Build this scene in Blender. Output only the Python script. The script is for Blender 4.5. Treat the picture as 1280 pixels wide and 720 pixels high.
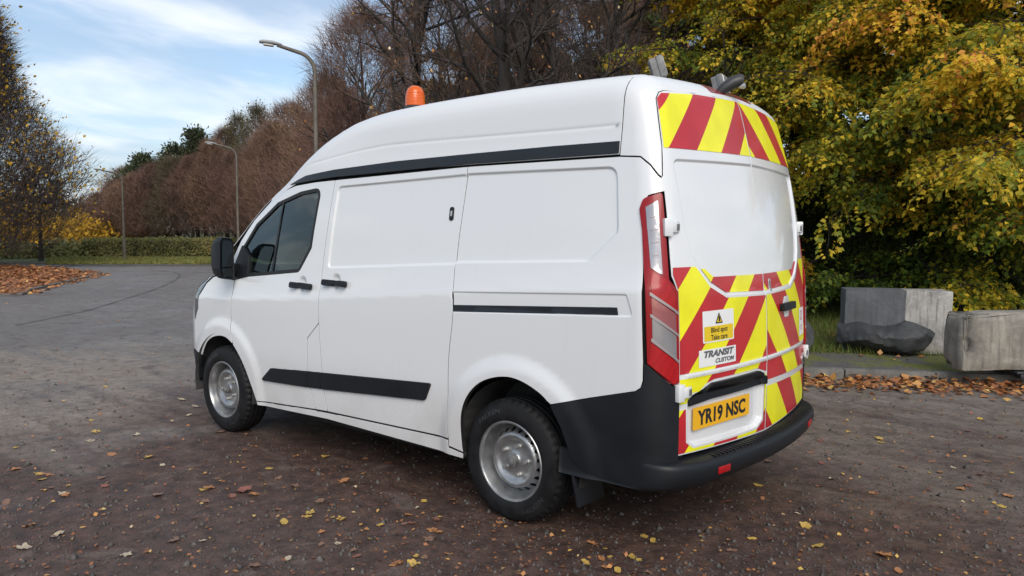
import bpy, bmesh, math, random
import numpy as np
from mathutils import Vector, Matrix
from mathutils.geometry import delaunay_2d_cdt
for o in list(bpy.data.objects): bpy.data.objects.remove(o)
scn = bpy.context.scene
col = scn.collection
# ---------------------------------------------------------------- camera
CAM = np.array([-2.67715, 4.13713, 1.60258])
YAW, PITCH, ROLL, FPX = -.876031, -.0753338, .0033344, 974.095
_f = np.array([math.cos(YAW)*math.cos(PITCH), math.sin(YAW)*math.cos(PITCH), math.sin(PITCH)])
_r = np.cross(_f, [0,0,1]); _r /= np.linalg.norm(_r); _u = np.cross(_r, _f)
_r2 = math.cos(ROLL)*_r+math.sin(ROLL)*_u; _u2 = -math.sin(ROLL)*_r+math.cos(ROLL)*_u
cd = bpy.data.cameras.new('camera'); cam = bpy.data.objects.new('camera', cd); col.objects.link(cam)
cam.matrix_world = Matrix(((_r2[0],_u2[0],-_f[0],CAM[0]),(_r2[1],_u2[1],-_f[1],CAM[1]),(_r2[2],_u2[2],-_f[2],CAM[2]),(0,0,0,1)))
cd.sensor_width = 36; cd.lens = FPX/1280*36; cd.clip_start = .05; cd.clip_end = 3000
scn.camera = cam
# ---------------------------------------------------------------- sky, sun, exposure
SUN_EL, SUN_AZ = math.radians(38), math.radians(138)      # azimuth from +x towards +y
world = bpy.data.worlds.new('World'); scn.world = world; world.use_nodes = True
wt = world.node_tree; wt.nodes.clear()
def wn(t, **k):
    n = wt.nodes.new(t)
    for a, b in k.items(): setattr(n, a, b)
    return n
wo = wn('ShaderNodeOutputWorld'); wb = wn('ShaderNodeBackground')
sky = wn('ShaderNodeTexSky', sky_type='NISHITA', sun_disc=False, sun_elevation=SUN_EL, sun_rotation=math.pi/2-SUN_AZ,
         air_density=1.0, dust_density=1.2, ozone_density=1.3)
wb.inputs['Strength'].default_value = .105
tc = wn('ShaderNodeTexCoord'); sep = wn('ShaderNodeSeparateXYZ')
wt.links.new(tc.outputs['Generated'], sep.inputs[0])
zc = wn('ShaderNodeMath', operation='MAXIMUM'); zc.inputs[1].default_value = 0
wt.links.new(sep.outputs['Z'], zc.inputs[0])
za = wn('ShaderNodeMath', operation='ADD'); za.inputs[1].default_value = .16; wt.links.new(zc.outputs[0], za.inputs[0])
dx = wn('ShaderNodeMath', operation='DIVIDE'); dy = wn('ShaderNodeMath', operation='DIVIDE')
wt.links.new(sep.outputs['X'], dx.inputs[0]); wt.links.new(za.outputs[0], dx.inputs[1])
wt.links.new(sep.outputs['Y'], dy.inputs[0]); wt.links.new(za.outputs[0], dy.inputs[1])
cmb = wn('ShaderNodeCombineXYZ'); wt.links.new(dx.outputs[0], cmb.inputs[0]); wt.links.new(dy.outputs[0], cmb.inputs[1])
def cloud(scale, detail, dist, loc, lo, hi):
    mp = wn('ShaderNodeMapping'); mp.inputs['Location'].default_value = loc; mp.inputs['Rotation'].default_value = (0,0,.45)
    mp.inputs['Scale'].default_value = (1.0,.55,1)
    wt.links.new(cmb.outputs[0], mp.inputs[0])
    n = wn('ShaderNodeTexNoise'); n.inputs['Scale'].default_value = scale; n.inputs['Detail'].default_value = detail
    n.inputs['Roughness'].default_value = .52; n.inputs['Distortion'].default_value = dist
    wt.links.new(mp.outputs[0], n.inputs['Vector'])
    r = wn('ShaderNodeMapRange', interpolation_type='SMOOTHSTEP'); r.inputs['From Min'].default_value = lo; r.inputs['From Max'].default_value = hi
    wt.links.new(n.outputs[0], r.inputs[0]); return r
c1 = cloud(.85, 6, .25, (3.1,1.7,0), .34, .62)
c2 = cloud(1.7, 7, .35, (7.3,4.4,0), .42, .72)
m1 = wn('ShaderNodeMix', data_type='RGBA'); m1.inputs['B'].default_value = (3.4,4.2,5.3,1)       # thin grey veil
m2 = wn('ShaderNodeMix', data_type='RGBA'); m2.inputs['B'].default_value = (7.2,7.4,7.6,1)       # bright cloud
f1 = wn('ShaderNodeMath', operation='MULTIPLY'); f1.inputs[1].default_value = .62; wt.links.new(c1.outputs[0], f1.inputs[0])
f2 = wn('ShaderNodeMath', operation='MULTIPLY'); f2.inputs[1].default_value = .85; wt.links.new(c2.outputs[0], f2.inputs[0])
wt.links.new(f1.outputs[0], m1.inputs[0]); wt.links.new(f2.outputs[0], m2.inputs[0])
wt.links.new(sky.outputs[0], m1.inputs['A']); wt.links.new(m1.outputs['Result'], m2.inputs['A'])
wt.links.new(m2.outputs['Result'], wb.inputs[0]); wt.links.new(wb.outputs[0], wo.inputs[0])
sl = bpy.data.lights.new('sun', 'SUN'); sl.energy = 1.7; sl.angle = math.radians(38); sl.color = (1,.93,.83)
so = bpy.data.objects.new('sun', sl); col.objects.link(so)
sd = Vector((math.cos(SUN_EL)*math.cos(SUN_AZ), math.cos(SUN_EL)*math.sin(SUN_AZ), math.sin(SUN_EL)))
so.rotation_euler = sd.to_track_quat('Z','Y').to_euler(); so.location = sd*30
scn.view_settings.view_transform = 'Standard'; scn.view_settings.look = 'None'
scn.view_settings.gamma = 1; scn.view_settings.use_curve_mapping = False
scn.view_settings.exposure = 0.58
scn.render.engine = 'CYCLES'
scn.cycles.max_bounces = 8; scn.cycles.transparent_max_bounces = 16
# ---------------------------------------------------------------- helpers
rng = np.random.default_rng(7); random.seed(7)
MATS = {}
class NT:
    """tiny node-tree writer"""
    def __init__(s, name):
        s.m = bpy.data.materials.new(name); s.m.use_nodes = True; s.t = s.m.node_tree; s.t.nodes.clear()
        s.out = s.n('ShaderNodeOutputMaterial'); MATS[name] = s.m
    def n(s, t, ins=None, **k):
        n = s.t.nodes.new(t)
        for a, b in k.items(): setattr(n, a, b)
        for a, b in (ins or {}).items(): s.i(n, a, b)
        return n
    def i(s, n, a, b):
        if hasattr(b, 'bl_idname') and b.bl_idname.startswith('ShaderNode'): b = b.outputs[0]
        if isinstance(b, bpy.types.NodeSocket): s.t.links.new(b, n.inputs[a])
        else: n.inputs[a].default_value = b
    def bsdf(s, **k):
        b = s.n('ShaderNodeBsdfPrincipled')
        for a, v in k.items(): s.i(b, a.replace('_', ' '), v)
        s.t.links.new(b.outputs[0], s.out.inputs[0]); return b
    def obj(s): return s.n('ShaderNodeTexCoord').outputs['Object']
    def noise(s, vec, scale, detail=4, rough=.55, dist=0):
        return s.n('ShaderNodeTexNoise', {'Vector': vec, 'Scale': scale, 'Detail': detail, 'Roughness': rough, 'Distortion': dist})
    def ramp(s, fac, stops, interp='LINEAR'):
        r = s.n('ShaderNodeValToRGB'); s.i(r, 0, fac); r.color_ramp.interpolation = interp
        e = r.color_ramp.elements
        while len(e) < len(stops): e.new(.5)
        for q, (p, c) in zip(e, stops):
            q.position = p; q.color = (*c, 1) if hasattr(c, '__len__') else (c, c, c, 1)
        return r
    def mix(s, fac, a, b, mode='MIX'):
        m = s.n('ShaderNodeMix', data_type='RGBA', blend_type=mode)
        for nm, v in ((0, fac), ('A', a), ('B', b)):
            if isinstance(v, tuple) and len(v) == 3: v = (*v, 1)
            s.i(m, nm, v)
        return m.outputs['Result']
    def math(s, op, a, b=None):
        m = s.n('ShaderNodeMath', operation=op); s.i(m, 0, a)
        if b is not None: s.i(m, 1, b)
        return m
    def rng(s, v, a, b, c=0, d=1):
        return s.n('ShaderNodeMapRange', {0: v, 'From Min': a, 'From Max': b, 'To Min': c, 'To Max': d}, interpolation_type='SMOOTHSTEP')
    def bump(s, h, strength, dist):
        return s.n('ShaderNodeBump', {'Height': h, 'Strength': strength, 'Distance': dist})
def simple(name, c, rough=.5, metal=0, coat=0, spec=.5, var=.0, vscale=6, bump=0, bscale=200, rvar=0):
    t = NT(name); colr = (*c, 1); ro = rough
    if var or rvar:
        nz = t.noise(t.obj(), vscale, 6)
        if var: colr = t.mix(t.rng(nz, .3, .7), tuple(v*(1-var) for v in c), tuple(min(1, v*(1+var)) for v in c))
        if rvar: ro = t.rng(nz, .3, .7, rough-rvar, rough+rvar)
    k = dict(Base_Color=colr, Roughness=ro, Metallic=metal, Coat_Weight=coat, Coat_Roughness=.06, Specular_IOR_Level=spec)
    if bump: k['Normal'] = t.bump(t.noise(t.obj(), bscale, 3), bump, .002)
    t.bsdf(**k); return t.m
def lnk(name, me, mat=None, parent=None):
    me.name = name; o = bpy.data.objects.new(name, me); col.objects.link(o)
    if mat is not None:
        me.materials.clear(); me.materials.append(MATS[mat] if isinstance(mat, str) else mat)
    if parent: o.parent = parent
    return o
def empty(name, loc=(0,0,0), rz=0):
    o = bpy.data.objects.new(name, None); col.objects.link(o); o.location = loc; o.rotation_euler.z = rz
    o.empty_display_size = .3; return o
def tag(o, label=None, cat=None, group=None, kind=None):
    if label: o['label'] = label
    if cat: o['category'] = cat
    if group: o['group'] = group
    if kind: o['kind'] = kind
    return o
def fastmesh(name, V, Fc, smooth=False):
    V = np.ascontiguousarray(V, dtype=np.float32); Fc = np.ascontiguousarray(Fc, dtype=np.int32)
    me = bpy.data.meshes.new(name); nf, k = Fc.shape
    me.vertices.add(len(V)); me.vertices.foreach_set('co', V.ravel())
    me.loops.add(nf*k); me.loops.foreach_set('vertex_index', Fc.ravel())
    me.polygons.add(nf); me.polygons.foreach_set('loop_start', np.arange(0, nf*k, k, dtype=np.int32))
    me.polygons.foreach_set('loop_total', np.full(nf, k, dtype=np.int32))
    if smooth: me.polygons.foreach_set('use_smooth', np.ones(nf, dtype=bool))
    me.update(calc_edges=True); return me
def pymesh(name, V, Fs, smooth=False):
    me = bpy.data.meshes.new(name); me.from_pydata([tuple(v) for v in V], [], Fs)
    if smooth: me.polygons.foreach_set('use_smooth', np.ones(len(me.polygons), dtype=bool))
    me.update(); return me
class MB:
    """collects simple shapes into one mesh"""
    def __init__(s): s.bm = bmesh.new()
    def box(s, c, size, bev=0, rot=None, seg=2):
        r = bmesh.ops.create_cube(s.bm, size=1); vs = r['verts']
        bmesh.ops.scale(s.bm, vec=size, verts=vs)
        if bev:
            es = list({e for v in vs for e in v.link_edges})
            rb = bmesh.ops.bevel(s.bm, geom=es, offset=bev, segments=seg, profile=.5, affect='EDGES')
            vs = list({v for f in rb['faces'] for v in f.verts} | {v for v in vs if v.is_valid})
        M = Matrix.Translation(c) @ (rot.to_4x4() if rot is not None else Matrix())
        bmesh.ops.transform(s.bm, matrix=M, verts=vs); return s
    def ring(s, prof, n=48, axis='y', c=(0,0,0), close=False, cap=False):
        """lathe: prof = [(radius, along axis)]"""
        rows = []
        for (r, h) in prof:
            row = []
            for k in range(n):
                a = 2*math.pi*k/n; p = (r*math.cos(a), h, r*math.sin(a)) if axis == 'y' else (r*math.cos(a), r*math.sin(a), h)
                row.append(s.bm.verts.new((p[0]+c[0], p[1]+c[1], p[2]+c[2])))
            rows.append(row)
        m = len(rows)
        for i in range(m if close else m-1):
            A, B = rows[i], rows[(i+1) % m]
            for k in range(n): s.bm.faces.new((A[k], A[(k+1) % n], B[(k+1) % n], B[k]))
        if cap:
            for row in (rows[0], rows[-1]):
                try: s.bm.faces.new(row)
                except ValueError: pass
        return s
    def tube(s, pts, rad, n=8, cap=True):
        pts = [Vector(p) for p in pts]; rows = []; up = None
        for i, p in enumerate(pts):
            t = (pts[min(i+1, len(pts)-1)]-pts[max(i-1, 0)]).normalized()
            if up is None: up = t.orthogonal().normalized()
            up = (up-t*up.dot(t)).normalized(); b = t.cross(up)
            r = rad[i] if hasattr(rad, '__len__') else rad
            rows.append([s.bm.verts.new(p+(up*math.cos(2*math.pi*k/n)+b*math.sin(2*math.pi*k/n))*r) for k in range(n)])
        for A, B in zip(rows, rows[1:]):
            for k in range(n): s.bm.faces.new((A[k], A[(k+1) % n], B[(k+1) % n], B[k]))
        if cap: s.bm.faces.new(rows[0]); s.bm.faces.new(rows[-1])
        return s
    def prism(s, poly, f, d):
        """extrude a polygon: f maps (u,v,w) to xyz, w from 0 to d"""
        A = [s.bm.verts.new(f(u, v, 0)) for u, v in poly]; B = [s.bm.verts.new(f(u, v, d)) for u, v in poly]
        s.bm.faces.new(A); s.bm.faces.new(B)
        for i in range(len(poly)): s.bm.faces.new((A[i-1], A[i], B[i], B[i-1]))
        return s
    def build(s, name, mat, parent=None, smooth=True, sharp=35):
        bmesh.ops.recalc_face_normals(s.bm, faces=s.bm.faces)
        me = bpy.data.meshes.new(name)
        if smooth:
            for f in s.bm.faces: f.smooth = True
            for e in s.bm.edges:
                if len(e.link_faces) == 2 and e.calc_face_angle(0) > math.radians(sharp): e.smooth = False
        s.bm.to_mesh(me); s.bm.free(); return lnk(name, me, mat, parent)
# ---------------------------------------------------------------- van body surface
def pchip(xs, ys):
    xs = np.array(xs, float); ys = np.array(ys, float)
    h = np.diff(xs); dl = np.diff(ys)/h
    m = np.zeros_like(xs); m[0] = dl[0]; m[-1] = dl[-1]
    for i in range(1, len(xs)-1):
        if dl[i-1]*dl[i] > 0:
            w1 = 2*h[i]+h[i-1]; w2 = h[i]+2*h[i-1]
            m[i] = (w1+w2)/(w1/dl[i-1]+w2/dl[i])
    def f(x):
        x = np.clip(x, xs[0], xs[-1])
        i = np.clip(np.searchsorted(xs, x)-1, 0, len(xs)-2)
        t = (x-xs[i])/h[i]; t2 = t*t; t3 = t2*t
        return (2*t3-3*t2+1)*ys[i]+(t3-2*t2+t)*h[i]*m[i]+(-2*t3+3*t2)*ys[i+1]+(t3-t2)*h[i]*m[i+1]
    return f
def sstep(a, b, x):
    t = np.clip((x-a)/(b-a), 0, 1); return t*t*(3-2*t)
def poly_sd(px, pz, poly):
    """signed distance to a 2-D polygon, negative inside"""
    P = np.array(poly, float); n = len(P)
    d = np.full(px.shape, 1e9); s = np.ones(px.shape)
    for i in range(n):
        a = P[i]; b = P[i-1]
        ex, ez = b[0]-a[0], b[1]-a[1]; wx, wz = px-a[0], pz-a[1]
        t = np.clip((wx*ex+wz*ez)/(ex*ex+ez*ez), 0, 1)
        d = np.minimum(d, (wx-ex*t)**2+(wz-ez*t)**2)
        c1 = pz >= a[1]; c2 = pz < b[1]; c3 = ex*wz > ez*wx
        s = np.where((c1&c2&c3) | (~c1&~c2&~c3), -s, s)
    return s*np.sqrt(d)
def rounded(poly, r, n=6):
    """round the corners of a polygon; r one number or one per corner"""
    P = [np.array(p, float) for p in poly]; out = []
    for i, p in enumerate(P):
        rr = r if np.isscalar(r) else r[i]
        a = P[i-1]-p; b = P[(i+1) % len(P)]-p
        la, lb = np.linalg.norm(a), np.linalg.norm(b); a /= la; b /= lb
        if rr <= 1e-6: out.append(tuple(p)); continue
        ang = np.arccos(np.clip(a@b, -1, 1))
        if ang > 3.05: out.append(tuple(p)); continue
        t = min(rr/np.tan(ang/2), .48*la, .48*lb)
        p0, p2 = p+a*t, p+b*t
        for k in range(n+1):
            s = k/n; out.append(tuple((1-s)**2*p0+2*s*(1-s)*p+s*s*p2))
    return out
half_w = pchip([.25,.40,.55,.72,1.0,1.165,1.215,1.34,1.60,1.90,2.02,2.06,2.20,2.36,2.5],
               [.945,.957,.965,.972,.974,.971,.961,.940,.914,.876,.860,.852,.820,.772,.72])
cab_in = pchip([-1.2,1.5,2.0,2.5,3.0,3.4,3.9],[0,0,.004,.016,.036,.062,.12])
roof_z = pchip([-1.1,-.75,-.34,.1,.55,1.05,1.25,1.5,1.74,2.0,2.25,2.55,3.0,3.2,3.32,3.5,3.7,3.85,3.95],
               [2.380,2.388,2.400,2.406,2.401,2.387,2.374,2.341,2.266,2.143,1.982,1.82,1.465,1.295,1.225,1.155,1.055,.93,.80])
rear_x = pchip([.2,.5,.75,1.0,1.25,1.6,1.9,2.1,2.3,2.5],[-1.03,-1.045,-1.047,-1.042,-1.03,-.995,-.945,-.897,-.842,-.76])
front_x = pchip([.2,.40,.6,.8,1.0,1.2,1.4],[3.78,3.84,3.90,3.90,3.86,3.77,3.6])
AX_F = 2.933
WHEEL_Z = .335
# pressed window panels of the load bay (x, z)
SLIDE_PRESS = rounded([(1.545,1.885),(.20,1.922),(.28,1.405),(1.600,1.335)], [.05,0,0,.04])
REAR_PRESS = rounded([(.58,1.922),(-.625,1.913),(-.660,1.62),(-.660,1.585),(-.50,1.440),(.60,1.400)], [0,.07,0,.05,.06,0])
RAIL_PRESS = rounded([(.6,1.243),(-.745,1.300),(-.785,1.190),(.6,1.120)], .02)
TAIL_PRESS = rounded([(.765,1.945),(.745,1.62),(.70,1.475),(.655,1.415),(.567,1.334),(.433,1.275),(0,1.262),
                      (-.433,1.275),(-.567,1.334),(-.655,1.415),(-.70,1.475),(-.745,1.62),(-.765,1.945),(0,1.963)],
                     [.05,0,0,0,0,.1,0,.1,0,0,0,0,.05,0])
PLATE_PRESS = rounded([(.770,.80),(.762,.585),(.712,.556),(.112,.542),(.042,.576),(.040,.83),(.60,.84)], [.01,.03,.03,.02,.03,.02,.02])
ROOF_LINE = pchip([-.7,-.59,.98,1.87,2.2],[2.111,2.111,2.124,2.048,1.98])
LOAD_SEAM = pchip([.39,.514,.664,.875,1.133,1.358,1.495,1.744,1.957],[.432,.444,.440,.431,.396,.412,.412,.393,.377])
def side_y(x, z, emboss=True):
    zz = z + .085*(x-1.2)*np.exp(-((z-1.2)/.28)**2)
    w = half_w(zz) + .045*sstep(2.02,2.40,z)*sstep(-.86,-.55,x)*(1-sstep(.9,1.9,x)) - cab_in(x) - sstep(1.7,3.0,x)*np.clip(z-1.22,0,1)*.16
    for cx, cz, hgt in ((-.05,.36,.020),(AX_F-.01,.345,.018)):      # flared arches
        r = np.hypot(x-cx, z-cz)
        w = w + hgt*(1-sstep(.48,.585,r))
    if emboss:
        m = (z>1.08)&(z<1.95)&(x<1.65)&(x>-.85)
        if m.any():
            xm, zm = x[m], z[m]; q = np.zeros(xm.shape)
            for poly, dep, wd, sg in ((SLIDE_PRESS,.012,.016,1),(REAR_PRESS,.012,.016,-1),(RAIL_PRESS,.006,.010,-1)):
                q += dep*(1-sstep(-wd, 0, poly_sd(xm, zm, poly)))*((xm-LOAD_SEAM(zm))*sg > 0)
            w = np.array(w); w[m] -= q
        for hx, hz in ((1.868,1.222),(1.493,1.254)):                # finger dishes behind the handles
            w = w - .016*(1-sstep(.02,.060,np.hypot(x-hx, z-hz)))
        m = (z > 2.0)&(x>-.6)&(x<2.0)
        w = w - .003*np.exp(-((z-ROOF_LINE(x))/.009)**2)*m
    return w
def tail_x(y, z, emboss=True):
    t = rear_x(z)+.135*y*y
    if emboss:
        m = (z>.5)&(z<2.0)&(np.abs(y)<.8)
        if np.any(m):
            ym, zm = y[m], z[m]
            q = .012*(1-sstep(-.018, 0, poly_sd(ym, zm, TAIL_PRESS)))
            q += .028*(1-sstep(-.014, 0, poly_sd(ym, zm, PLATE_PRESS)))
            q += -.006*np.exp(-((zm-.905)/.012)**2)*(np.abs(ym)<.79)
            t = np.array(t); t[m] += q
    return t
def rmax(a, b, r):
    return np.minimum(np.maximum(a, b), -r)+np.hypot(np.maximum(a+r,0), np.maximum(b+r,0))
def F(x, y, z, emboss=True):
    ya = np.abs(y)
    a = ya-side_y(x, z, emboss)
    b = tail_x(y, z, emboss)-x
    c = x-(front_x(z)-.24*y*y)
    e = .01
    sl = (roof_z(x+e)-roof_z(x-e))/(2*e)
    d = (z-(roof_z(x)-.035*y*y))/np.sqrt(1+sl*sl)
    rr = .10+.24*sstep(3.0,3.5,x)
    s = rmax(a, b, .11)
    s = rmax(s, c, rr)
    rt = .12-.04*sstep(1.9,2.6,x)
    return rmax(s, d, rt)
def solve(O, D, t0, t1, emboss=True, n=40):
    """first parameter t where F changes from inside (at t0) to outside (at t1)"""
    lo = np.full(len(O), float(t0)); hi = np.full(len(O), float(t1))
    for _ in range(n):
        m = .5*(lo+hi); p = O+D*m[:,None]
        ins = F(p[:,0],p[:,1],p[:,2],emboss) < 0
        lo = np.where(ins, m, lo); hi = np.where(ins, hi, m)
    return O+D*(.5*(lo+hi))[:,None]
def normal(P, e=.0015):
    g = np.zeros_like(P)
    for k in range(3):
        d = np.zeros(3); d[k] = e
        A = P+d; B = P-d
        g[:,k] = F(A[:,0],A[:,1],A[:,2])-F(B[:,0],B[:,1],B[:,2])
    return g/np.linalg.norm(g,axis=1)[:,None]
def on_side(uv):   # (x, z) -> point on the left flank
    uv = np.asarray(uv,float); O = np.stack([uv[:,0], np.full(len(uv),.1), uv[:,1]],1)
    return solve(O, np.tile([0.,1,0],(len(uv),1)), 0, 1.2)
def on_rear(uv):   # (y, z) -> point on the tail
    uv = np.asarray(uv,float); O = np.stack([np.full(len(uv),-.3), uv[:,0], uv[:,1]],1)
    return solve(O, np.tile([-1.,0,0],(len(uv),1)), 0, 1.2)
CX, CY = -.55, .52
def on_corner(uv): # (angle from -x towards +y in degrees, z): rear left corner
    uv = np.asarray(uv,float); t = np.radians(uv[:,0])
    O = np.stack([np.full(len(uv),CX), np.full(len(uv),CY), uv[:,1]],1)
    return solve(O, np.stack([-np.cos(t), np.sin(t), 0*t],1), 0, 1.5)
RZ = 1.72
def on_roof(uv):   # (x, angle from +y upwards in degrees)
    uv = np.asarray(uv,float); t = np.radians(uv[:,1])
    O = np.stack([uv[:,0], 0*t, np.full(len(uv),RZ)],1)
    return solve(O, np.stack([0*t, np.cos(t), np.sin(t)],1), 0, 1.5)
def on_top(uv):    # (x, y) straight down
    uv = np.asarray(uv,float); O = np.stack([uv[:,0], uv[:,1], np.full(len(uv),.6)],1)
    return solve(O, np.tile([0.,0,1],(len(uv),1)), 0, 2.2)
def on_nose(uv):   # (angle from +x towards +y in degrees, z) about a vertical axis in the engine bay
    uv = np.asarray(uv,float); t = np.radians(uv[:,0])
    O = np.stack([np.full(len(uv),3.0), 0*t, uv[:,1]],1)
    return solve(O, np.stack([np.cos(t), np.sin(t), 0*t],1), 0, 1.6)
# ---------------------------------------------------------------- conforming panels
def inset(poly, d):
    P = np.array(poly, float)
    A = .5*np.sum(P[:,0]*np.roll(P[:,1],-1)-np.roll(P[:,0],-1)*P[:,1]); s = 1 if A > 0 else -1
    out = []
    n = len(P)
    for i in range(n):
        e1 = P[i]-P[i-1]; e2 = P[(i+1) % n]-P[i]
        e1 = e1/(np.linalg.norm(e1)+1e-12); e2 = e2/(np.linalg.norm(e2)+1e-12)
        n1 = np.array([-e1[1], e1[0]])*s; n2 = np.array([-e2[1], e2[0]])*s
        m = n1+n2; l = m@m
        out.append(P[i]+d*(m*2/l if l > .5 else n1))
    return out
def resample(poly, sp):
    out = []
    n = len(poly)
    for i in range(n):
        a = np.array(poly[i], float); b = np.array(poly[(i+1) % n], float)
        k = max(1, int(math.ceil(np.linalg.norm(b-a)/sp)))
        out += [a+(b-a)*j/k for j in range(k)]
    return out
def cdt(loops, sp, extra=(), avoid=()):
    """loops[0] outer, others holes -> 2-D points, triangles, boundary edges per loop"""
    pts = []; edges = []; lr = []
    for L in loops:
        R_ = resample(L, sp); b = len(pts); pts += R_; lr.append(R_)
        edges += [(b+i, b+(i+1) % len(R_)) for i in range(len(R_))]
    O = np.array(loops[0]); lo, hi = O.min(0), O.max(0)
    gx, gz = np.meshgrid(np.arange(lo[0]+sp*.5, hi[0], sp), np.arange(lo[1]+sp*.5, hi[1], sp))
    g = np.stack([gx.ravel(), gz.ravel()], 1)
    for poly_, lo_, hi_ in avoid:
        if len(g):
            sd_ = poly_sd(g[:,0], g[:,1], poly_); g = g[(sd_ < lo_) | (sd_ > hi_)]
    if len(extra): g = np.concatenate([g, np.array(extra)])
    def inside(q, marg):
        m = poly_sd(q[:,0], q[:,1], loops[0]) < -marg
        for h in loops[1:]: m &= poly_sd(q[:,0], q[:,1], h) > marg
        return m
    if len(g): g = g[inside(g, sp*.22)]
    allp = [Vector(p) for p in pts]+[Vector(p) for p in g]
    vo, eo, fo, ov, oe, of = delaunay_2d_cdt(allp, edges, [], 0, 1e-6)
    P = np.array([tuple(v) for v in vo]); T = np.array(fo)
    c = P[T].mean(1); T = T[inside(c, 0)]
    return P, T
def contour_pts(poly, offs, sp):
    """points along inward offsets of a polygon, to sample a pressing finely"""
    out = []
    for o in offs: out += resample(inset(poly, o), sp)
    return out
def panel(name, loops, mapper, mat, parent, sp=.025, thick=.012, proud=0., gap=.0036, extra=(), mirror=False, scale=1., hole_gap=None, avoid=()):
    """a sheet cut to the outline, lying on the body surface, with turned-in edges"""
    if not isinstance(loops[0][0], (tuple, list, np.ndarray)): loops = [loops]
    loops = [[np.array(p, float)*[scale, 1] for p in L] for L in loops]
    if gap:
        L2 = [inset(loops[0], gap)]
        for h in loops[1:]: L2.append(inset(h, -(gap if hole_gap is None else hole_gap)))
        loops = L2
    P, T = cdt(loops, sp, [np.array(e)*[scale, 1] for e in extra], avoid)
    Q = mapper(P/[scale, 1]); N = normal(Q)
    Q = Q+N*proud
    fn = np.cross(Q[T[:,1]]-Q[T[:,0]], Q[T[:,2]]-Q[T[:,0]])
    flip = (fn*N[T].mean(1)).sum(1) < 0
    T[flip] = T[flip][:, ::-1]
    # boundary edges
    cnt = {}
    for t in T:
        for a, b in ((t[0],t[1]),(t[1],t[2]),(t[2],t[0])):
            k = (min(a,b), max(a,b)); cnt[k] = None if k in cnt else (a, b)
    be = [v for v in cnt.values() if v is not None]
    V = [Q]; faces = T.tolist(); ln = [N[t] for t in T]; deep = [0]*len(faces)
    n0 = len(Q)
    bv = sorted({a for e in be for a in e}); idx = {v: i for i, v in enumerate(bv)}
    if thick and be:
        # a tiny rolled edge, then the turned-in flange
        out = np.zeros((len(bv),3))
        for a, b in be:
            e = Q[b]-Q[a]; o = np.cross(e, N[a]); o /= (np.linalg.norm(o)+1e-12)
            out[idx[a]] += o; out[idx[b]] += o
        out /= (np.linalg.norm(out,axis=1)[:,None]+1e-12)
        er = min(.0022, thick*.4)
        R1 = Q[bv]+out*er*.7-N[bv]*er; R2 = Q[bv]+out*er*.7-N[bv]*thick
        V += [R1, R2]; m = len(bv)
        n1 = (N[bv]+out); n1 /= np.linalg.norm(n1,axis=1)[:,None]
        for a, b in be:
            ia, ib = idx[a], idx[b]
            faces.append([b, a, n0+ia, n0+ib]); ln.append(np.array([N[b], N[a], n1[ia]*.3+out[ia]*.7, n1[ib]*.3+out[ib]*.7]))
            deep += [0, 1]; faces.append([n0+ib, n0+ia, n0+m+ia, n0+m+ib]); ln.append(np.array([out[ib], out[ia], out[ia], out[ib]]))
    V = np.concatenate(V); ln = np.concatenate(ln)
    def make(sy):
        VV = V*[1, sy, 1]; L = ln*[1, sy, 1]
        FF = faces
        if sy < 0:
            FF = []; L2 = []; k = 0
            for f in faces:
                FF.append(f[::-1]); L2.append(L[k:k+len(f)][::-1]); k += len(f)
            L = np.concatenate(L2)
        me = bpy.data.meshes.new(name); me.from_pydata(VV.tolist(), [], FF)
        me.polygons.foreach_set('use_smooth', np.ones(len(me.polygons), dtype=bool))
        me.update(); me.normals_split_custom_set((L/np.linalg.norm(L,axis=1)[:,None]).tolist())
        return me
    def fin(o):
        if mat in ('white_paint', 'roof_white') and thick:      # sealed, shadowed flange behind the edge
            o.data.materials.append(MATS['under_dark']); o.data.polygons.foreach_set('material_index', np.array(deep, dtype=np.int32))
        return o
    o = fin(lnk(name, make(1), mat, parent))
    if mirror:
        o2 = fin(lnk(name, make(-1), mat, mirror if mirror is not True else parent)); return o, o2
    return o
def clip_half(poly, a, b, c):
    """keep a*u+b*v >= c"""
    out = []
    n = len(poly)
    for i in range(n):
        p, q = poly[i], poly[(i+1) % n]
        dp, dq = a*p[0]+b*p[1]-c, a*q[0]+b*q[1]-c
        if dp >= 0: out.append(p)
        if dp*dq < 0:
            t = dp/(dp-dq); out.append((p[0]+(q[0]-p[0])*t, p[1]+(q[1]-p[1])*t))
    return out
def text_pts(body, size, shear=0, bold=0., xs=1., font_space=1.):
    cu = bpy.data.curves.new('lettering', 'FONT'); cu.body = body; cu.size = size; cu.shear = shear; cu.offset = bold
    cu.align_x = 'CENTER'; cu.align_y = 'CENTER'; cu.space_character = font_space; cu.resolution_u = 3
    o = bpy.data.objects.new('lettering', cu); col.objects.link(o); bpy.context.view_layer.update()
    dg = bpy.context.evaluated_depsgraph_get(); me = bpy.data.meshes.new_from_object(o.evaluated_get(dg))
    V = np.array([v.co[:] for v in me.vertices]); Fs = [list(p.vertices) for p in me.polygons]
    bpy.data.objects.remove(o); bpy.data.curves.remove(cu); bpy.data.meshes.remove(me)
    V[:,0] *= xs; return V, Fs
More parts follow.
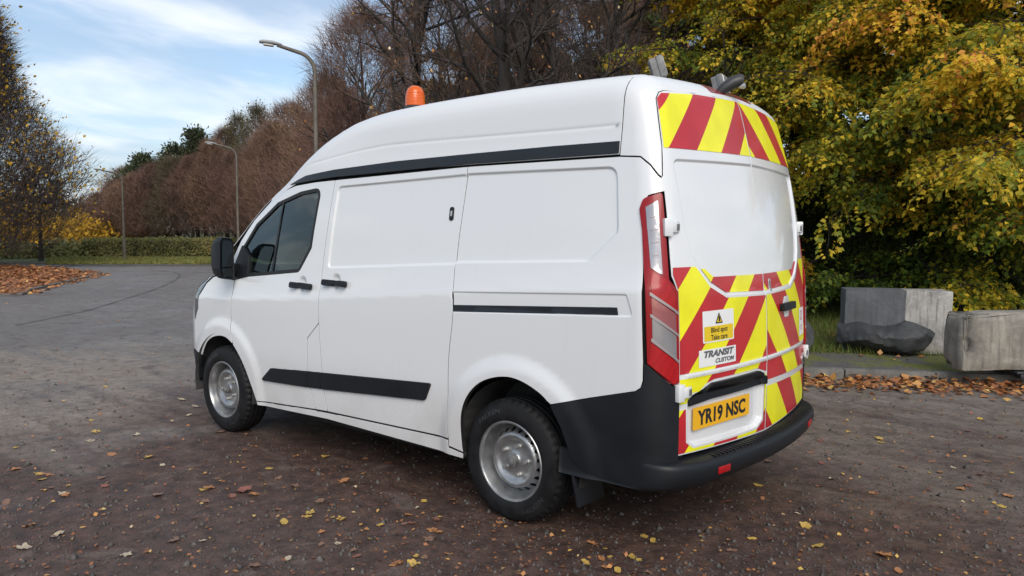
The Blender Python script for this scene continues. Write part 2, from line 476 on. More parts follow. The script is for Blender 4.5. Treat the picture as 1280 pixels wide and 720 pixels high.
# ---------------------------------------------------------------- van materials
def paint():
    t = NT('white_paint'); o = t.obj()
    d = t.noise(o, 1.7, 5, .6); s = t.n('ShaderNodeSeparateXYZ', {0: o})
    # road film low on the flanks and faint rain streaks
    st = t.n('ShaderNodeMapping', {'Vector': o, 'Scale': (9, 9, .7)}); sn = t.noise(st, 3, 4)
    low = t.rng(s.outputs['Z'], .85, .30, 0, 1)
    amt = t.math('MULTIPLY', low, t.rng(d, .35, .75, .14, .72))
    c = t.mix(amt, (.69,.70,.71), (.46,.43,.40))
    c = t.mix(t.math('MULTIPLY', t.rng(sn, .55, .8), .10), c, (.55,.55,.54))
    t.bsdf(Base_Color=c, Roughness=t.math('ADD', t.math('MULTIPLY', amt, .25), .24), Coat_Weight=.8, Coat_Roughness=.045, Normal=t.bump(t.noise(o, 3.0, 2, .4), .06, .02))
paint()
simple('roof_white', (.68,.69,.70), .40, coat=.15)
simple('black_plastic', (.0085,.0098,.0125), .50, spec=.32, var=.10, vscale=5, rvar=.06, bump=.12, bscale=500)
simple('black_trim', (.008,.010,.014), .42, var=.3, vscale=5, rvar=.08)
simple('under_dark', (.012,.012,.012), .85)
simple('liner', (.03,.03,.03), .8, var=.5, vscale=5, bump=.2, bscale=60)
simple('rubber', (.0075,.0075,.0085), .66, spec=.30, var=.4, vscale=12, rvar=.1)
simple('tyre_text', (.026,.026,.028), .42)
simple('rim_silver', (.36,.365,.37), .34, metal=.78, var=.14, vscale=14, rvar=.05)
simple('rim_dark', (.05,.05,.05), .6, metal=.3)
simple('bolt_silver', (.34,.34,.33), .42, metal=.6)
simple('vinyl_yellow', (.80,.76,.006), .38, coat=.3, var=.07, vscale=5, bump=.05, bscale=900)
simple('vinyl_red', (.46,.016,.022), .38, coat=.3, var=.10, vscale=3)
simple('plate_yellow', (.80,.42,.012), .35, coat=.3)
simple('ink_black', (.012,.012,.013), .5)
simple('sticker_white', (.74,.74,.73), .45)
simple('sticker_yellow', (.72,.50,.012), .45)
simple('sticker_red', (.55,.06,.09), .45)
simple('badge_chrome', (.16,.17,.18), .35, metal=.4)
simple('steel_grey', (.50,.50,.49), .35, metal=.6)
simple('seat_cloth', (.035,.036,.04), .9, var=.3, vscale=20)
simple('dash_grey', (.03,.03,.032), .6)
simple('bulkhead_grey', (.20,.21,.22), .6)
simple('lamp_grey', (.16,.16,.16), .55, metal=.3, var=.3, vscale=20)
simple('camera_black', (.03,.03,.032), .45)
simple('brake_red', (.22,.012,.02), .25, coat=.5)
t = NT('lens_red'); o_ = t.obj(); wv = t.n('ShaderNodeTexWave', {'Vector': o_, 'Scale': 9, 'Distortion': 6.0, 'Detail': 3}, bands_direction='DIAGONAL')
t.bsdf(Base_Color=t.mix(t.rng(wv, .2, .9), (.33,.005,.008), (.37,.006,.009)), Roughness=.28, Coat_Weight=.3, Coat_Roughness=.04, Specular_IOR_Level=.3)
t = NT('lens_red_edge'); t.bsdf(Base_Color=(.26,.004,.007,1), Roughness=.30, Coat_Weight=.25, Coat_Roughness=.05, Specular_IOR_Level=.3)
t = NT('lens_clear'); o_ = t.obj(); br = t.noise(o_, 7, 3, .5)
t.bsdf(Base_Color=t.mix(t.rng(br, .1, .9), (.30,.28,.29), (.42,.41,.42)), Roughness=.12, Metallic=.55, Coat_Weight=1, Coat_Roughness=.02,
       Normal=t.bump(br, .25, .01))
t = NT('lens_pink'); t.bsdf(Base_Color=(.32,.10,.105,1), Roughness=.14, Metallic=.3, Coat_Weight=1, Coat_Roughness=.02)
t = NT('lens_rib'); t.bsdf(Base_Color=(.34,.30,.30,1), Roughness=.2, Metallic=.3, Coat_Weight=.8)
t = NT('amber'); t.bsdf(Base_Color=(.88,.15,.004,1), Roughness=.25, Coat_Weight=.3, Transmission_Weight=.35, Subsurface_Weight=.0)
t = NT('amber_core'); t.bsdf(Base_Color=(.95,.24,.02,1), Roughness=.3)
t = NT('headlamp'); t.bsdf(Base_Color=(.12,.13,.14,1), Roughness=.12, Metallic=.4, Coat_Weight=1)
t = NT('mirror_glass'); t.bsdf(Base_Color=(.30,.34,.35,1), Roughness=.03, Metallic=1)
t = NT('window_glass')
g = t.n('ShaderNodeBsdfGlossy', {'Color': (.9,1,1,1), 'Roughness': .02}); tr = t.n('ShaderNodeBsdfTransparent', {'Color': (.27,.36,.35,1)})
fr = t.n('ShaderNodeFresnel', {'IOR': 1.5}); mx = t.n('ShaderNodeMixShader')
t.i(mx, 0, t.math('ADD', fr, .03)); t.i(mx, 1, tr); t.i(mx, 2, g); t.t.links.new(mx.outputs[0], t.out.inputs[0])
# ---------------------------------------------------------------- the van
van = tag(empty('panel_van'), 'white high-roof panel van with red and yellow rear chevrons and an orange roof beacon', 'van')
def part(*a, **k): return panel(*a, **k)
# seams (x, z)
SEAM_CAB = [(1.582,1.926),(1.624,1.558),(1.647,1.349),(1.652,1.196),(1.648,.942),(1.629,.688),(1.622,.536),(1.590,.372)]
SEAM_LOAD = [(.377,1.957),(.393,1.744),(.412,1.495),(.412,1.358),(.396,1.133),(.431,.875),(.440,.664),(.444,.514),(.432,.395)]
ARCH_R = [(-.445,.36),(-.432,.48),(-.39,.60),(-.31,.704),(-.224,.765),(-.088,.810),(.04,.806),(.175,.757),(.275,.664),(.325,.545),(.325,.386),(.318,.335)]
ARCH_F = [(3.33,.36),(3.31,.47),(3.262,.575),(3.165,.690),(3.05,.745),(2.92,.765),(2.815,.750),(2.71,.690),(2.60,.575),(2.51,.43),(2.452,.318)]
def smooth_line(P, n=4):
    P = [np.array(p, float) for p in P]; out = []
    for i in range(len(P)-1):
        p0, p1, p2, p3 = P[max(i-1,0)], P[i], P[i+1], P[min(i+2,len(P)-1)]
        for k in range(n):
            s = k/n
            out.append(tuple(.5*((2*p1)+(p2-p0)*s+(2*p0-5*p1+4*p2-p3)*s*s+(3*p1-p0-3*p2+p3)*s**3)))
    out.append(tuple(P[-1])); return out
ARCH_R = smooth_line(ARCH_R); ARCH_F = smooth_line(ARCH_F); SEAM_LOAD = smooth_line(SEAM_LOAD, 3); SEAM_CAB = smooth_line(SEAM_CAB, 3)
PRESS_OFF = (-.004, 0, .004, .008, .012, .016, .020)
ex_slide = contour_pts(SLIDE_PRESS, PRESS_OFF, .012)
ex_rear = contour_pts(REAR_PRESS, PRESS_OFF, .012)+contour_pts(RAIL_PRESS, (-.003,0,.0035,.007,.010,.013), .012)
AV_S = [(SLIDE_PRESS,-.03,.012)]; AV_R = [(REAR_PRESS,-.03,.012),(RAIL_PRESS,-.02,.01)]
def dish(hx, hz): return [(hx+r*math.cos(a), hz+r*math.sin(a)) for r in (.015,.025,.035,.045,.055,.062) for a in np.linspace(0, 2*math.pi, 20)[:-1]]
# sliding door (left) and its plain twin on the right flank
sd_out = [SEAM_CAB[0]]+SEAM_LOAD+SEAM_CAB[:0:-1]
slide, slide_r = part('sliding_door', sd_out, on_side, 'white_paint', van, extra=ex_slide+dish(1.493,1.254), avoid=AV_S, mirror=True)
# fuel flap and cab door
FLAP = [(1.650,.969),(1.784,.853),(1.787,.617),(1.767,.488),(1.722,.366)]
part('fuel_flap', FLAP+[p for p in SEAM_CAB[::-1] if p[1] < .965], on_side, 'white_paint', van, mirror=True)
WINDOW = rounded([(2.60,1.252),(1.925,1.312),(1.795,1.475),(1.733,1.868),(1.975,1.846),(2.293,1.778),(2.571,1.627),(2.735,1.440),(2.79,1.29)],
                 [.03,.05,.03,.05,0,0,0,0,.03])
arch_door = [p for p in ARCH_F if p[0] < 2.75]
cab_out = [p for p in SEAM_CAB if p[1] > .975]+FLAP+arch_door[::-1]+[(2.765,.775),(2.786,.87),(2.788,1.05),(2.781,1.222),(2.93,1.262),(2.86,1.38),(2.78,1.51),(2.63,1.665),(2.42,1.800),(2.20,1.878),(2.06,1.905),(1.8,1.920)]
cabd, cabd_r = part('cab_door', [cab_out, WINDOW], on_side, 'white_paint', van, extra=dish(1.868,1.222), mirror=True, hole_gap=.012)
simple('rubber_seal', (.012,.012,.012), .6)
for sgn, par in ((1, cabd), (-1, cabd_r)): pass
part('window_seal', [inset(WINDOW, -.014), inset(WINDOW, .010)], on_side, 'rubber_seal', cabd, thick=.014, gap=0, proud=.0005, mirror=cabd_r)
part('window_pane', inset(WINDOW, .006), on_side, 'window_glass', cabd, thick=0, gap=0, proud=-.010, mirror=cabd_r)
part('window_bar', [(2.205,1.812),(2.222,1.808),(2.283,1.276),(2.262,1.279)], on_side, 'black_trim', cabd, thick=.012, gap=0, proud=-.003, mirror=cabd_r)
part('mirror_base', rounded([(2.585,1.243),(2.62,1.40),(2.735,1.475),(2.80,1.34),(2.97,1.222),(2.80,1.205)], .015), on_side, 'black_plastic', cabd, thick=.02, gap=0, proud=.010, mirror=cabd_r)
# load bay side, with corner up to the tail light
TAIL_L = [(-.885,1.790),(-.803,1.764),(-.777,1.722),(-.795,1.60),(-.822,1.336),(-.838,.985)]
q_out = SEAM_LOAD[::-1]+[(-.632,1.957),(-.746,1.948),(-.795,1.908),(-.832,1.858),(-.870,1.825)]+TAIL_L+[(-.838,.895),(-.828,.860),(-.800,.840),(-.555,.775),(-.315,.708)]+[p for p in ARCH_R if p[1] > .712 or p[0] > .2]+[(.432,.352)]
load, load_r = part('load_side_panel', q_out, on_side, 'white_paint', van, extra=ex_rear, avoid=AV_R, mirror=True)
# sill
part('sill', [(2.452,.318),(1.722,.360),(1.590,.366),(.432,.390),(.432,.345),(.318,.330),(.318,.298),(1.6,.318),(2.44,.288)], on_side, 'white_paint', van, thick=.03, proud=.002, mirror=True)
# sliding-door rail and roof gutter trims
part('slide_rail', [(.392,1.172),(-.690,1.230),(-.696,1.196),(.392,1.136)], on_side, 'black_trim', load, thick=.008, gap=0, proud=.004, sp=.03)
STRIP_T = [(2.13,1.913),(2.02,1.945),(1.925,1.968),(1.6,1.994),(.985,2.018),(.379,2.027),(-.22,2.032),(-.625,2.031)]
STRIP_B = [(-.625,1.972),(.379,1.970),(.975,1.957),(1.593,1.944),(2.05,1.918)]
st_f = [p for p in STRIP_T if p[0] >= .379]+[p for p in STRIP_B if p[0] >= .379]
st_r = [p for p in STRIP_T if p[0] <= .379]+[p for p in STRIP_B if p[0] <= .379]
for s_ in (st_f, st_r): part('roof_gutter_trim', s_, on_side, 'black_trim', van, thick=.014, gap=.001, proud=.007, sp=.03, mirror=True)
# side mouldings
part('side_moulding', rounded([(2.380,.488),(2.235,.594),(1.792,.627),(1.792,.514)], [.015,.03,0,0]), on_side, 'black_plastic', cabd, thick=.016, gap=.001, proud=.014, mirror=cabd_r)
part('side_moulding', [(1.788,.627),(1.644,.636),(1.640,.523),(1.788,.514)], on_side, 'black_plastic', van, thick=.016, gap=.001, proud=.012, mirror=True)
part('side_moulding', rounded([(1.634,.636),(.569,.701),(.626,.592),(1.630,.523)], [0,.015,.03,0]), on_side, 'black_plastic', slide, thick=.016, gap=.001, proud=.014, mirror=slide_r)
# roof: high-top shell, rear cap
def yz2ang(y, z): return math.degrees(math.atan2(z-RZ, y))
RS = .0145
r_low = [(-.628,15.9),(.379,15.9),(.985,15.4),(1.6,14.8),(2.05,13.2),(2.20,10.6),(2.42,5.5)]
r_front = [(2.43,12),(2.45,30),(2.49,60),(2.50,90)]
r_out = r_low+r_front+[(x, 180-a) for x, a in r_front[-2::-1]]+[(x, 180-a) for x, a in r_low[::-1]]
crease = [(x, yz2ang(side_y(np.array([x]), np.array([ROOF_LINE(x)+d]))[0], ROOF_LINE(x)+d)) for x in np.arange(-.6,1.95,.018) for d in (-.026,-.019,-.0125,-.006,0,.006,.0125,.019,.026)]
part('roof_shell', r_out, on_roof, 'roof_white', van, sp=.035, scale=1, extra=[]) if False else None
def on_roof_s(uv): return on_roof(uv/[1, RS])
part('roof_shell', [(x, a*RS) for x, a in r_out], on_roof_s, 'roof_white', van, sp=.035, gap=.0013, extra=[(x, a*RS) for x, a in crease])
CAPO = np.array([-.35,0,1.55])
def on_cap(uv):
    a = np.radians(uv[:,0]/.012); b = np.radians(uv[:,1]/.014)
    D = np.stack([-np.sin(a)*np.cos(b), np.cos(a)*np.cos(b), np.sin(b)], 1)
    return solve(np.tile(CAPO,(len(uv),1)), D, 0, 1.6)
def cap_uv(P):
    d = np.asarray(P)-CAPO
    return np.stack([np.degrees(np.arctan2(-d[:,0], d[:,1]))*.012, np.degrees(np.arctan2(d[:,2], np.hypot(d[:,0], d[:,1])))*.014], 1)
top3 = on_roof(np.array([(-.632, a) for a in np.linspace(15.9, 90, 24)]))
low3 = on_side([(-.632,1.961),(-.746,1.952),(-.795,1.912),(-.832,1.862),(-.868,1.83)])
DOOR_EDGE = [(.835,.524),(.837,.714),(.833,.882),(.829,1.306),(.832,1.325),(.860,1.385),(.857,1.48),(.849,1.614),(.837,1.78),(.832,1.844),(.803,2.0),(.765,2.235),(.742,2.268),(.711,2.279),(.462,2.296),(.26,2.304),(0,2.313)]
edge3 = on_rear([p for p in DOOR_EDGE if p[1] > 1.84])
half = list(cap_uv(top3))+[]      # seam, left to crown
lo_uv = list(cap_uv(np.concatenate([low3, edge3])))
left_loop = lo_uv[::-1]+half      # from door-top centre, along the edge to the seam foot, up to the crown
C_AZ = 90*.012
right = [np.array([2*C_AZ-p[0], p[1]]) for p in left_loop[::-1]]
capl = [tuple(p) for p in left_loop]+[tuple(p) for p in right[1:-1]]
part('roof_cap', capl, on_cap, 'roof_white', van, sp=.03, gap=.0016)
part('brake_light', rounded([(.265,2.326),(.245,2.372),(0,2.388),(-.245,2.372),(-.265,2.326),(0,2.336)], .006), on_rear, 'brake_red', van, thick=.006, gap=0, proud=.003)
# ---------------------------------------------------------------- rear doors
door_l = DOOR_EDGE+[(0,.500),(.396,.514)]
ex_t = contour_pts(TAIL_PRESS, (-.004,0,.0045,.009,.0135,.018,.022), .012)
ex_p = contour_pts(PLATE_PRESS, (-.004,0,.0035,.007,.0105,.014,.018), .010)
AV_T = [(TAIL_PRESS,-.032,.012)]; AV_P = [(PLATE_PRESS,-.026,.012)]
ex_b = [(y, z) for y in np.arange(-.80,.81,.03) for z in (.887,.893,.899,.905,.911,.917,.923)]
dl = part('rear_door', door_l, on_rear, 'white_paint', van, extra=ex_t+ex_p+ex_b, avoid=AV_T+AV_P, gap=.0036)
dr = part('rear_door', [(-y, z) for y, z in door_l], on_rear, 'white_paint', van, extra=ex_t+ex_b, avoid=AV_T, gap=.0036)
UP = [(.006,2.003),(.797,1.992),(.762,2.235),(.735,2.262),(.46,2.286),(.006,2.302)]
INN = [(.006,1.365),(.53,1.370),(.60,1.412),(.636,1.412),(.555,1.343),(.43,1.287),(.006,1.274)]
MAIN_L = [(.006,1.250),(.44,1.262),(.580,1.322),(.672,1.412),(.688,1.425),(.848,1.425),(.852,1.392),(.822,1.318),(.826,.917),(.006,.917)]
BEL_L = [(.006,.893),(.826,.893),(.828,.775),(.762,.772),(.630,.852),(.56,.866),(.13,.866),(.03,.84),(.006,.835)]
BOT_L = [(.829,.745),(.782,.745),(.775,.582),(.718,.545),(.11,.531),(.030,.567),(.027,.82),(.006,.82),(.006,.512),(.40,.524),(.829,.534)]
BEL_R = [(.006,.893),(.826,.893),(.826,.765),(.006,.785)]
BOT_R = [(.006,.750),(.829,.732),(.829,.534),(.006,.512)]
Y_, R_ = 'vinyl_yellow', 'vinyl_red'
CUT = {  # u+z limits from below, with the colour under each limit
 'UPL': [(2.140,Y_),(2.335,R_),(2.552,Y_),(2.767,R_),(2.945,Y_),(9,R_)],
 'UPR': [(2.065,Y_),(2.300,R_),(2.535,Y_),(2.735,R_),(9,Y_)],
 'ML': [(.985,R_),(1.247,Y_),(1.477,R_),(1.682,Y_),(1.900,R_),(2.145,Y_),(9,R_)],
 'BL': [(.845,Y_),(.985,R_),(1.247,Y_),(1.477,R_),(9,Y_)],
 'OL': [(.640,R_),(.860,Y_),(1.085,R_),(1.317,Y_),(1.540,R_),(9,Y_)],
 'MR': [(1.068,R_),(1.322,Y_),(1.575,R_),(1.825,Y_),(2.075,R_),(9,Y_)],
 'BR': [(.80,Y_),(1.112,R_),(1.380,Y_),(9,R_)],
 'OR': [(.66,Y_) ,(.86,Y_),(1.12,R_),(1.36,Y_),(9,R_)]}
CUT['OR'] = [(.62,R_),(.90,Y_),(1.16,R_),(1.42,Y_),(9,R_)]
SP_COUNT = 0
for key, reg, sg, door in (('UPL',UP,1,dl),('UPR',UP,-1,dr),('ML',INN,1,dl),('MR',INN,-1,dr),('ML',MAIN_L,1,dl),('MR',MAIN_L,-1,dr),
                           ('BL',BEL_L,1,dl),('BR',BEL_R,-1,dr),('OL',BOT_L,1,dl),('OR',BOT_R,-1,dr)):
    lo = -9
    for hi, mt in CUT[key]:
        p = clip_half(reg, 1, 1, lo); p = clip_half(p, -1, -1, -hi) if len(p) > 2 else p
        lo = hi
        if len(p) < 3: continue
        q = []
        for a in p:
            if not q or math.dist(a, q[-1]) > 1e-4: q.append(a)
        if len(q) > 2 and math.dist(q[0], q[-1]) < 1e-4: q.pop()
        if len(q) < 3: continue
        A = abs(sum(q[i-1][0]*q[i][1]-q[i][0]*q[i-1][1] for i in range(len(q))))/2
        if A < 2e-4: continue
        part('chevron_stripe', [(sg*u, z) for u, z in q], on_rear, mt, door, sp=.02, thick=0, gap=0, proud=.0022)
def rear_frame(y0, z0, w=.1):
    """tangent frame on the tail at (y0,z0): origin, right (viewer), up, out"""
    P = on_rear([(y0, z0), (y0+w, z0), (y0-w, z0), (y0, z0+.03), (y0, z0-.03)])
    r = P[2]-P[1]; r /= np.linalg.norm(r); u = P[3]-P[4]; u -= r*(u@r); u /= np.linalg.norm(u); n = np.cross(r, u)
    return P[0], r, u, n
def rear_text(name, body, size, y0, z0, mat, parent, proud, **k):
    V, Fs = text_pts(body, size, **k)
    Q = on_rear(np.stack([y0-V[:,0], z0+V[:,1]], 1)); Q = Q+normal(Q)*proud
    return lnk(name, pymesh(name, Q, Fs), mat, parent)
# number plate: flat, in its recess
o0, rr, uu, nn = rear_frame(.448, .682, .24)
if nn[0] > 0: nn = -nn
def fl(o, r, u, n): return lambda a, b, c: tuple(o+r*a+u*b+n*c)
pf = fl(o0+nn*.004, rr, uu, nn)
npl = MB().prism(rounded([(-.26,-.0555),(.26,-.0555),(.26,.0555),(-.26,.0555)], .006, 3), pf, .006).build('number_plate', 'plate_yellow', van)
V, Fs = text_pts('YR19 NSC', .104, bold=.0040, xs=.80, font_space=1.02)
w_ = V[:,0].max()-V[:,0].min(); V[:,0] *= .445/w_; h_ = V[:,1].max()-V[:,1].min(); V[:,1] = (V[:,1]-V[:,1].min())/h_*.079-.0395
lnk('plate_lettering', pymesh('plate_lettering', [pf(v[0], v[1], .0072) for v in V], Fs), 'ink_black', npl)
# grab bar over the plate
bar = rounded([(.765,.752),(.640,.832),(.585,.850),(.130,.852),(.040,.820),(.034,.772),(.075,.768),(.13,.770),(.57,.768)], [.01,.03,.03,.03,.02,.01,0,0,.02])
part('grab_bar', bar, on_rear, 'black_plastic', dl, thick=.05, gap=0, proud=.022, sp=.03)
# handle and lock on the right-hand door
hdl = part('handle_escutcheon', rounded([(-.285,1.222),(-.355,1.222),(-.372,1.19),(-.41,1.18),(-.41,1.15),(-.372,1.14),(-.355,1.105),(-.285,1.105),(-.268,1.14),(-.225,1.15),(-.225,1.18),(-.268,1.19)], .012), on_rear, 'white_paint', dr, thick=.006, gap=0, proud=.006)
part('door_handle', rounded([(-.20,1.186),(-.43,1.186),(-.43,1.146),(-.20,1.146)], .012), on_rear, 'black_plastic', dr, thick=.026, gap=0, proud=.032)
part('lock_cover', rounded([(-.070,1.335),(-.098,1.335),(-.098,1.268),(-.070,1.268)], .013), on_rear, 'steel_grey', dr, thick=.006, gap=0, proud=.005)
part('lock_slot', rounded([(-.080,1.322),(-.088,1.322),(-.088,1.282),(-.080,1.282)], .003), on_rear, 'ink_black', dr, thick=0, gap=0, proud=.006)
# stickers
ws = part('warning_sticker', rounded([(.655,1.206),(.385,1.206),(.385,1.050),(.655,1.050)], .008), on_rear, 'sticker_white', van, thick=0, gap=0, proud=.0038)
part('yellow_field', rounded([(.645,1.130),(.395,1.130),(.395,1.057),(.645,1.057)], .004), on_rear, 'sticker_yellow', ws, thick=0, gap=0, proud=.0048)
tri = [(.553,1.140),(.487,1.140),(.520,1.196)]
part('warning_triangle', rounded(tri, .004), on_rear, 'ink_black', ws, thick=0, gap=0, proud=.0050)
part('triangle_field', rounded(inset(tri, .0065), .002), on_rear, 'sticker_yellow', ws, thick=0, gap=0, proud=.0056)
part('figure', rounded([(.526,1.149),(.512,1.149),(.512,1.176),(.526,1.176)], .003), on_rear, 'ink_black', ws, thick=0, gap=0, proud=.0062)
rear_text('lettering', 'Blind spot', .036, .520, 1.109, 'ink_black', ws, .0058, bold=.0006)
rear_text('lettering', 'Take care', .036, .520, 1.073, 'ink_black', ws, .0058, bold=.0006)
bd = part('model_badge', rounded([(.688,1.018),(.368,1.018),(.368,.934),(.688,.934)], .005), on_rear, 'sticker_white', van, thick=0, gap=0, proud=.0038)
rear_text('lettering', 'TRANSIT', .043, .528, .993, 'badge_chrome', bd, .0052, shear=.25, bold=.0022, xs=1.50)
rear_text('lettering', 'CUSTOM', .030, .475, .955, 'badge_chrome', bd, .0052, shear=.25, bold=.0012, xs=1.38)
rs = part('notice_sticker', rounded([(-.640,1.125),(-.79,1.125),(-.79,.955),(-.640,.955)], .006), on_rear, 'sticker_white', van, thick=0, gap=0, proud=.0038)
for zc_, rad in ((1.078,.032),(1.005,.018)):
    cir = [(-.705+rad*math.cos(a), zc_+rad*math.sin(a)) for a in np.linspace(0,2*math.pi,25)[:-1]]
    part('red_ring', [cir, [(-.705+(p[0]+.705)*.72, zc_+(p[1]-zc_)*.72) for p in cir]], on_rear, 'sticker_red', rs, thick=0, gap=0, proud=.0050, sp=.02)
bo, br_, bu, bn = rear_frame(-.790, .800)
if bn[0] > 0: bn = -bn
bf = fl(bo, br_, bu, bn)
ov = [(.062*math.cos(a), .036*math.sin(a)) for a in np.linspace(0,2*math.pi,33)[:-1]]
emb = MB().prism(ov, bf, .008).build('oval_emblem', 'steel_grey', van)
MB().prism([(x*.84, y*.78) for x, y in ov], bf, .0095).build('emblem_field', 'camera_black', emb)
# hinges
for sy, par in ((1, dl), (-1, dr)):
    for (y, z) in ((.853,1.612), (.840,.833)):
        p = on_rear([(y, z)])[0]
        n_ = normal(p[None])[0]; a_ = math.atan2(n_[1], n_[0])
        m_ = MB(); rot = Matrix.Rotation(a_, 3, 'Z')
        q = p+n_*.010
        m_.box((q[0], sy*q[1], q[2]), (.040,.045,.085), .006, rot if sy > 0 else Matrix.Rotation(-a_, 3, 'Z'))
        q2 = p+n_*.020+np.array([0,-.045,0])
        m_.box((q2[0]-.012, sy*q2[1], q2[2]), (.018,.058,.052), .005)
        h = m_.build('hinge', 'white_paint', par)
        MB().box((q2[0]-.022, sy*(q2[1]-.008), q2[2]), (.006,.026,.032), .002).build('hinge_pin', 'steel_grey', h) if False else None
        MB().box((q2[0]-.0215, sy*(q2[1]-.010), q2[2]), (.006,.024,.030), .002).build('hinge_bolt', 'lamp_grey', par)
# ---------------------------------------------------------------- tail lights
def on_cs(uv): return on_corner(uv/[.008, 1])
TL = [(60.2,1.70),(58.2,1.748),(47.2,1.778),(46.0,1.613),(45.2,1.46),(44.8,1.368),(39.2,1.312),(38.4,.880),(42.6,.877),(55.3,.978),(56.9,1.336),(58.5,1.598)]
tlp = rounded([(a*.008, z) for a, z in TL], [.02,.03,.015,0,0,.012,.012,.008,.008,.01,0,0])
lamps = part('tail_light', tlp, on_cs, 'lens_red_edge', van, thick=.03, gap=.001, proud=.010, sp=.02, mirror=True)
def both(name, pts, mat, proud, rad=.004, thick=.005):
    part(name, rounded([(a*.008, z) for a, z in pts], rad), on_cs, mat, lamps[0], thick=thick, gap=0, proud=proud, sp=.02, mirror=lamps[1])
both('clear_lens', [(56.6,1.706),(50.0,1.738),(48.2,1.390),(53.8,1.422)], 'lens_clear', .013)
both('red_lens', [(54.0,1.405),(47.0,1.372),(41.6,1.296),(41.4,1.222),(53.8,1.302)], 'lens_red', .013)
both('clear_lens', [(53.8,1.288),(41.3,1.206),(41.1,1.120),(53.4,1.206)], 'lens_pink', .013)
both('clear_lens', [(53.4,1.190),(41.1,1.104),(40.8,.996),(53.0,1.090)], 'lens_clear', .013)
both('red_lens', [(53.4,1.076),(39.3,.968),(38.8,.884),(43.0,.884),(54.8,.980)], 'lens_red', .013)
for (a, b) in (((54.6,1.306),(39.9,1.214)), ((54.2,1.206),(39.7,1.110)), ((53.6,1.092),(39.4,.986))):
    both('lens_rib', [(a[0], a[1]+.006),(b[0], b[1]+.002),(b[0], b[1]-.010),(a[0], a[1]-.008)], 'lens_rib', .0155, .002)
for zz in (1.66,1.60,1.54,1.48): both('lens_rib', [(54.6-(1.70-zz)*7,zz+.002),(50.0,zz+.007),(50.0,zz+.002),(54.6-(1.70-zz)*7,zz-.002)], 'lens_rib', .0155, .0)
# ---------------------------------------------------------------- bumpers
def th(x, y=.972): return math.degrees(math.atan2(y-CY, -(x-CX)))
bc = [(37.6,.50),(37.6,.872),(42.3,.869),(55.4,.973),(56.9,.980),(56.9,.895),(58.2,.858),(61.5,.836),(th(-.65),.800),(th(-.555),.772),(th(-.43),.739),(th(-.322),.705),
      (th(-.385),.60),(th(-.425),.50),(th(-.437),.455),(th(-.50),.405),(th(-.62),.377),(th(-.75),.368),(60,.368),(37.6,.368)]
part('bumper_corner', [(a*.008, z) for a, z in bc], on_cs, 'black_plastic', van, thick=.03, gap=.002, proud=.006, sp=.025, mirror=True)
def bumper():
    """step beam sweeping round the tail"""
    prof = [(-.03,.505),(.028,.503),(.066,.498),(.084,.490),(.092,.474),(.090,.43),(.076,.392),(.045,.372),(-.03,.365)]
    ys = np.linspace(-.66,.66,41); mid_ = on_rear([(y, .47) for y in ys])[:, :2]
    cor = on_corner([(a, .47) for a in np.linspace(22,112,34)])[:, :2]; cor = cor[cor[:,1] > .675]
    path = np.concatenate([(cor*[1,-1])[::-1], mid_, cor]); kk = np.concatenate([np.linspace(0,1,len(cor)), np.ones(len(ys)), np.linspace(1,0,len(cor))]); kk = sstep(.50,.98,kk)*1.05-.06
    V = []; m = len(prof)
    for i, (x, y) in enumerate(path):
        x0, y0 = path[max(i-1,0)]; x1, y1 = path[min(i+1,len(path)-1)]
        t_ = np.array([x1-x0, y1-y0]); t_ /= np.linalg.norm(t_); n_ = np.array([-t_[1], t_[0]])
        k = kk[i]
        for o, z in prof: V.append((x+n_[0]*o*k, y+n_[1]*o*k, z))
    Fs = []
    for i in range(len(path)-1):
        for j in range(m-1): Fs.append((i*m+j, i*m+j+1, (i+1)*m+j+1, (i+1)*m+j))
    Fs.append(tuple(range(m))); Fs.append(tuple((len(path)-1)*m+j for j in range(m))[::-1])
    me = pymesh('bumper', V, Fs, True); b = bmesh.new(); b.from_mesh(me); bmesh.ops.recalc_face_normals(b, faces=b.faces)
    b.to_mesh(me); b.free()
    o = lnk('bumper', me, 'black_plastic', van)
    for i in [j for j in range(len(path)) if abs(path[j][1]) < .655]:      # tread ribs on the step
        (x, y) = path[i]; a = math.atan2(path[i+1][0]-path[i-1][0], path[i+1][1]-path[i-1][1])
        yield_ = MB().box((x-.046, y, .5035), (.052,.010,.006), .002, Matrix.Rotation(-a, 3, 'Z'), 1)
        ribs.append(yield_)
    return o
ribs = []
bump = bumper()
rm = bmesh.new()
for r_ in ribs:
    tmp = bpy.data.meshes.new('t'); r_.bm.to_mesh(tmp); rm.from_mesh(tmp); r_.bm.free(); bpy.data.meshes.remove(tmp)
me = bpy.data.meshes.new('tread_ribs'); rm.to_mesh(me); rm.free(); tr_ = lnk('tread_ribs', me, 'black_plastic', bump)
for sy in (1, -1):
    MB().box((-1.048, sy*.60, .432), (.012,.105,.034), .004, Matrix.Rotation(-sy*.165, 3, 'Z')).build('bumper_reflector', 'lens_red', bump) if False else \
    MB().box((-1.045+.135*.36-.089, sy*.60, .437), (.010,.100,.036), .004, Matrix.Rotation(-sy*.165, 3, 'Z')).build('bumper_reflector', 'lens_red', bump)
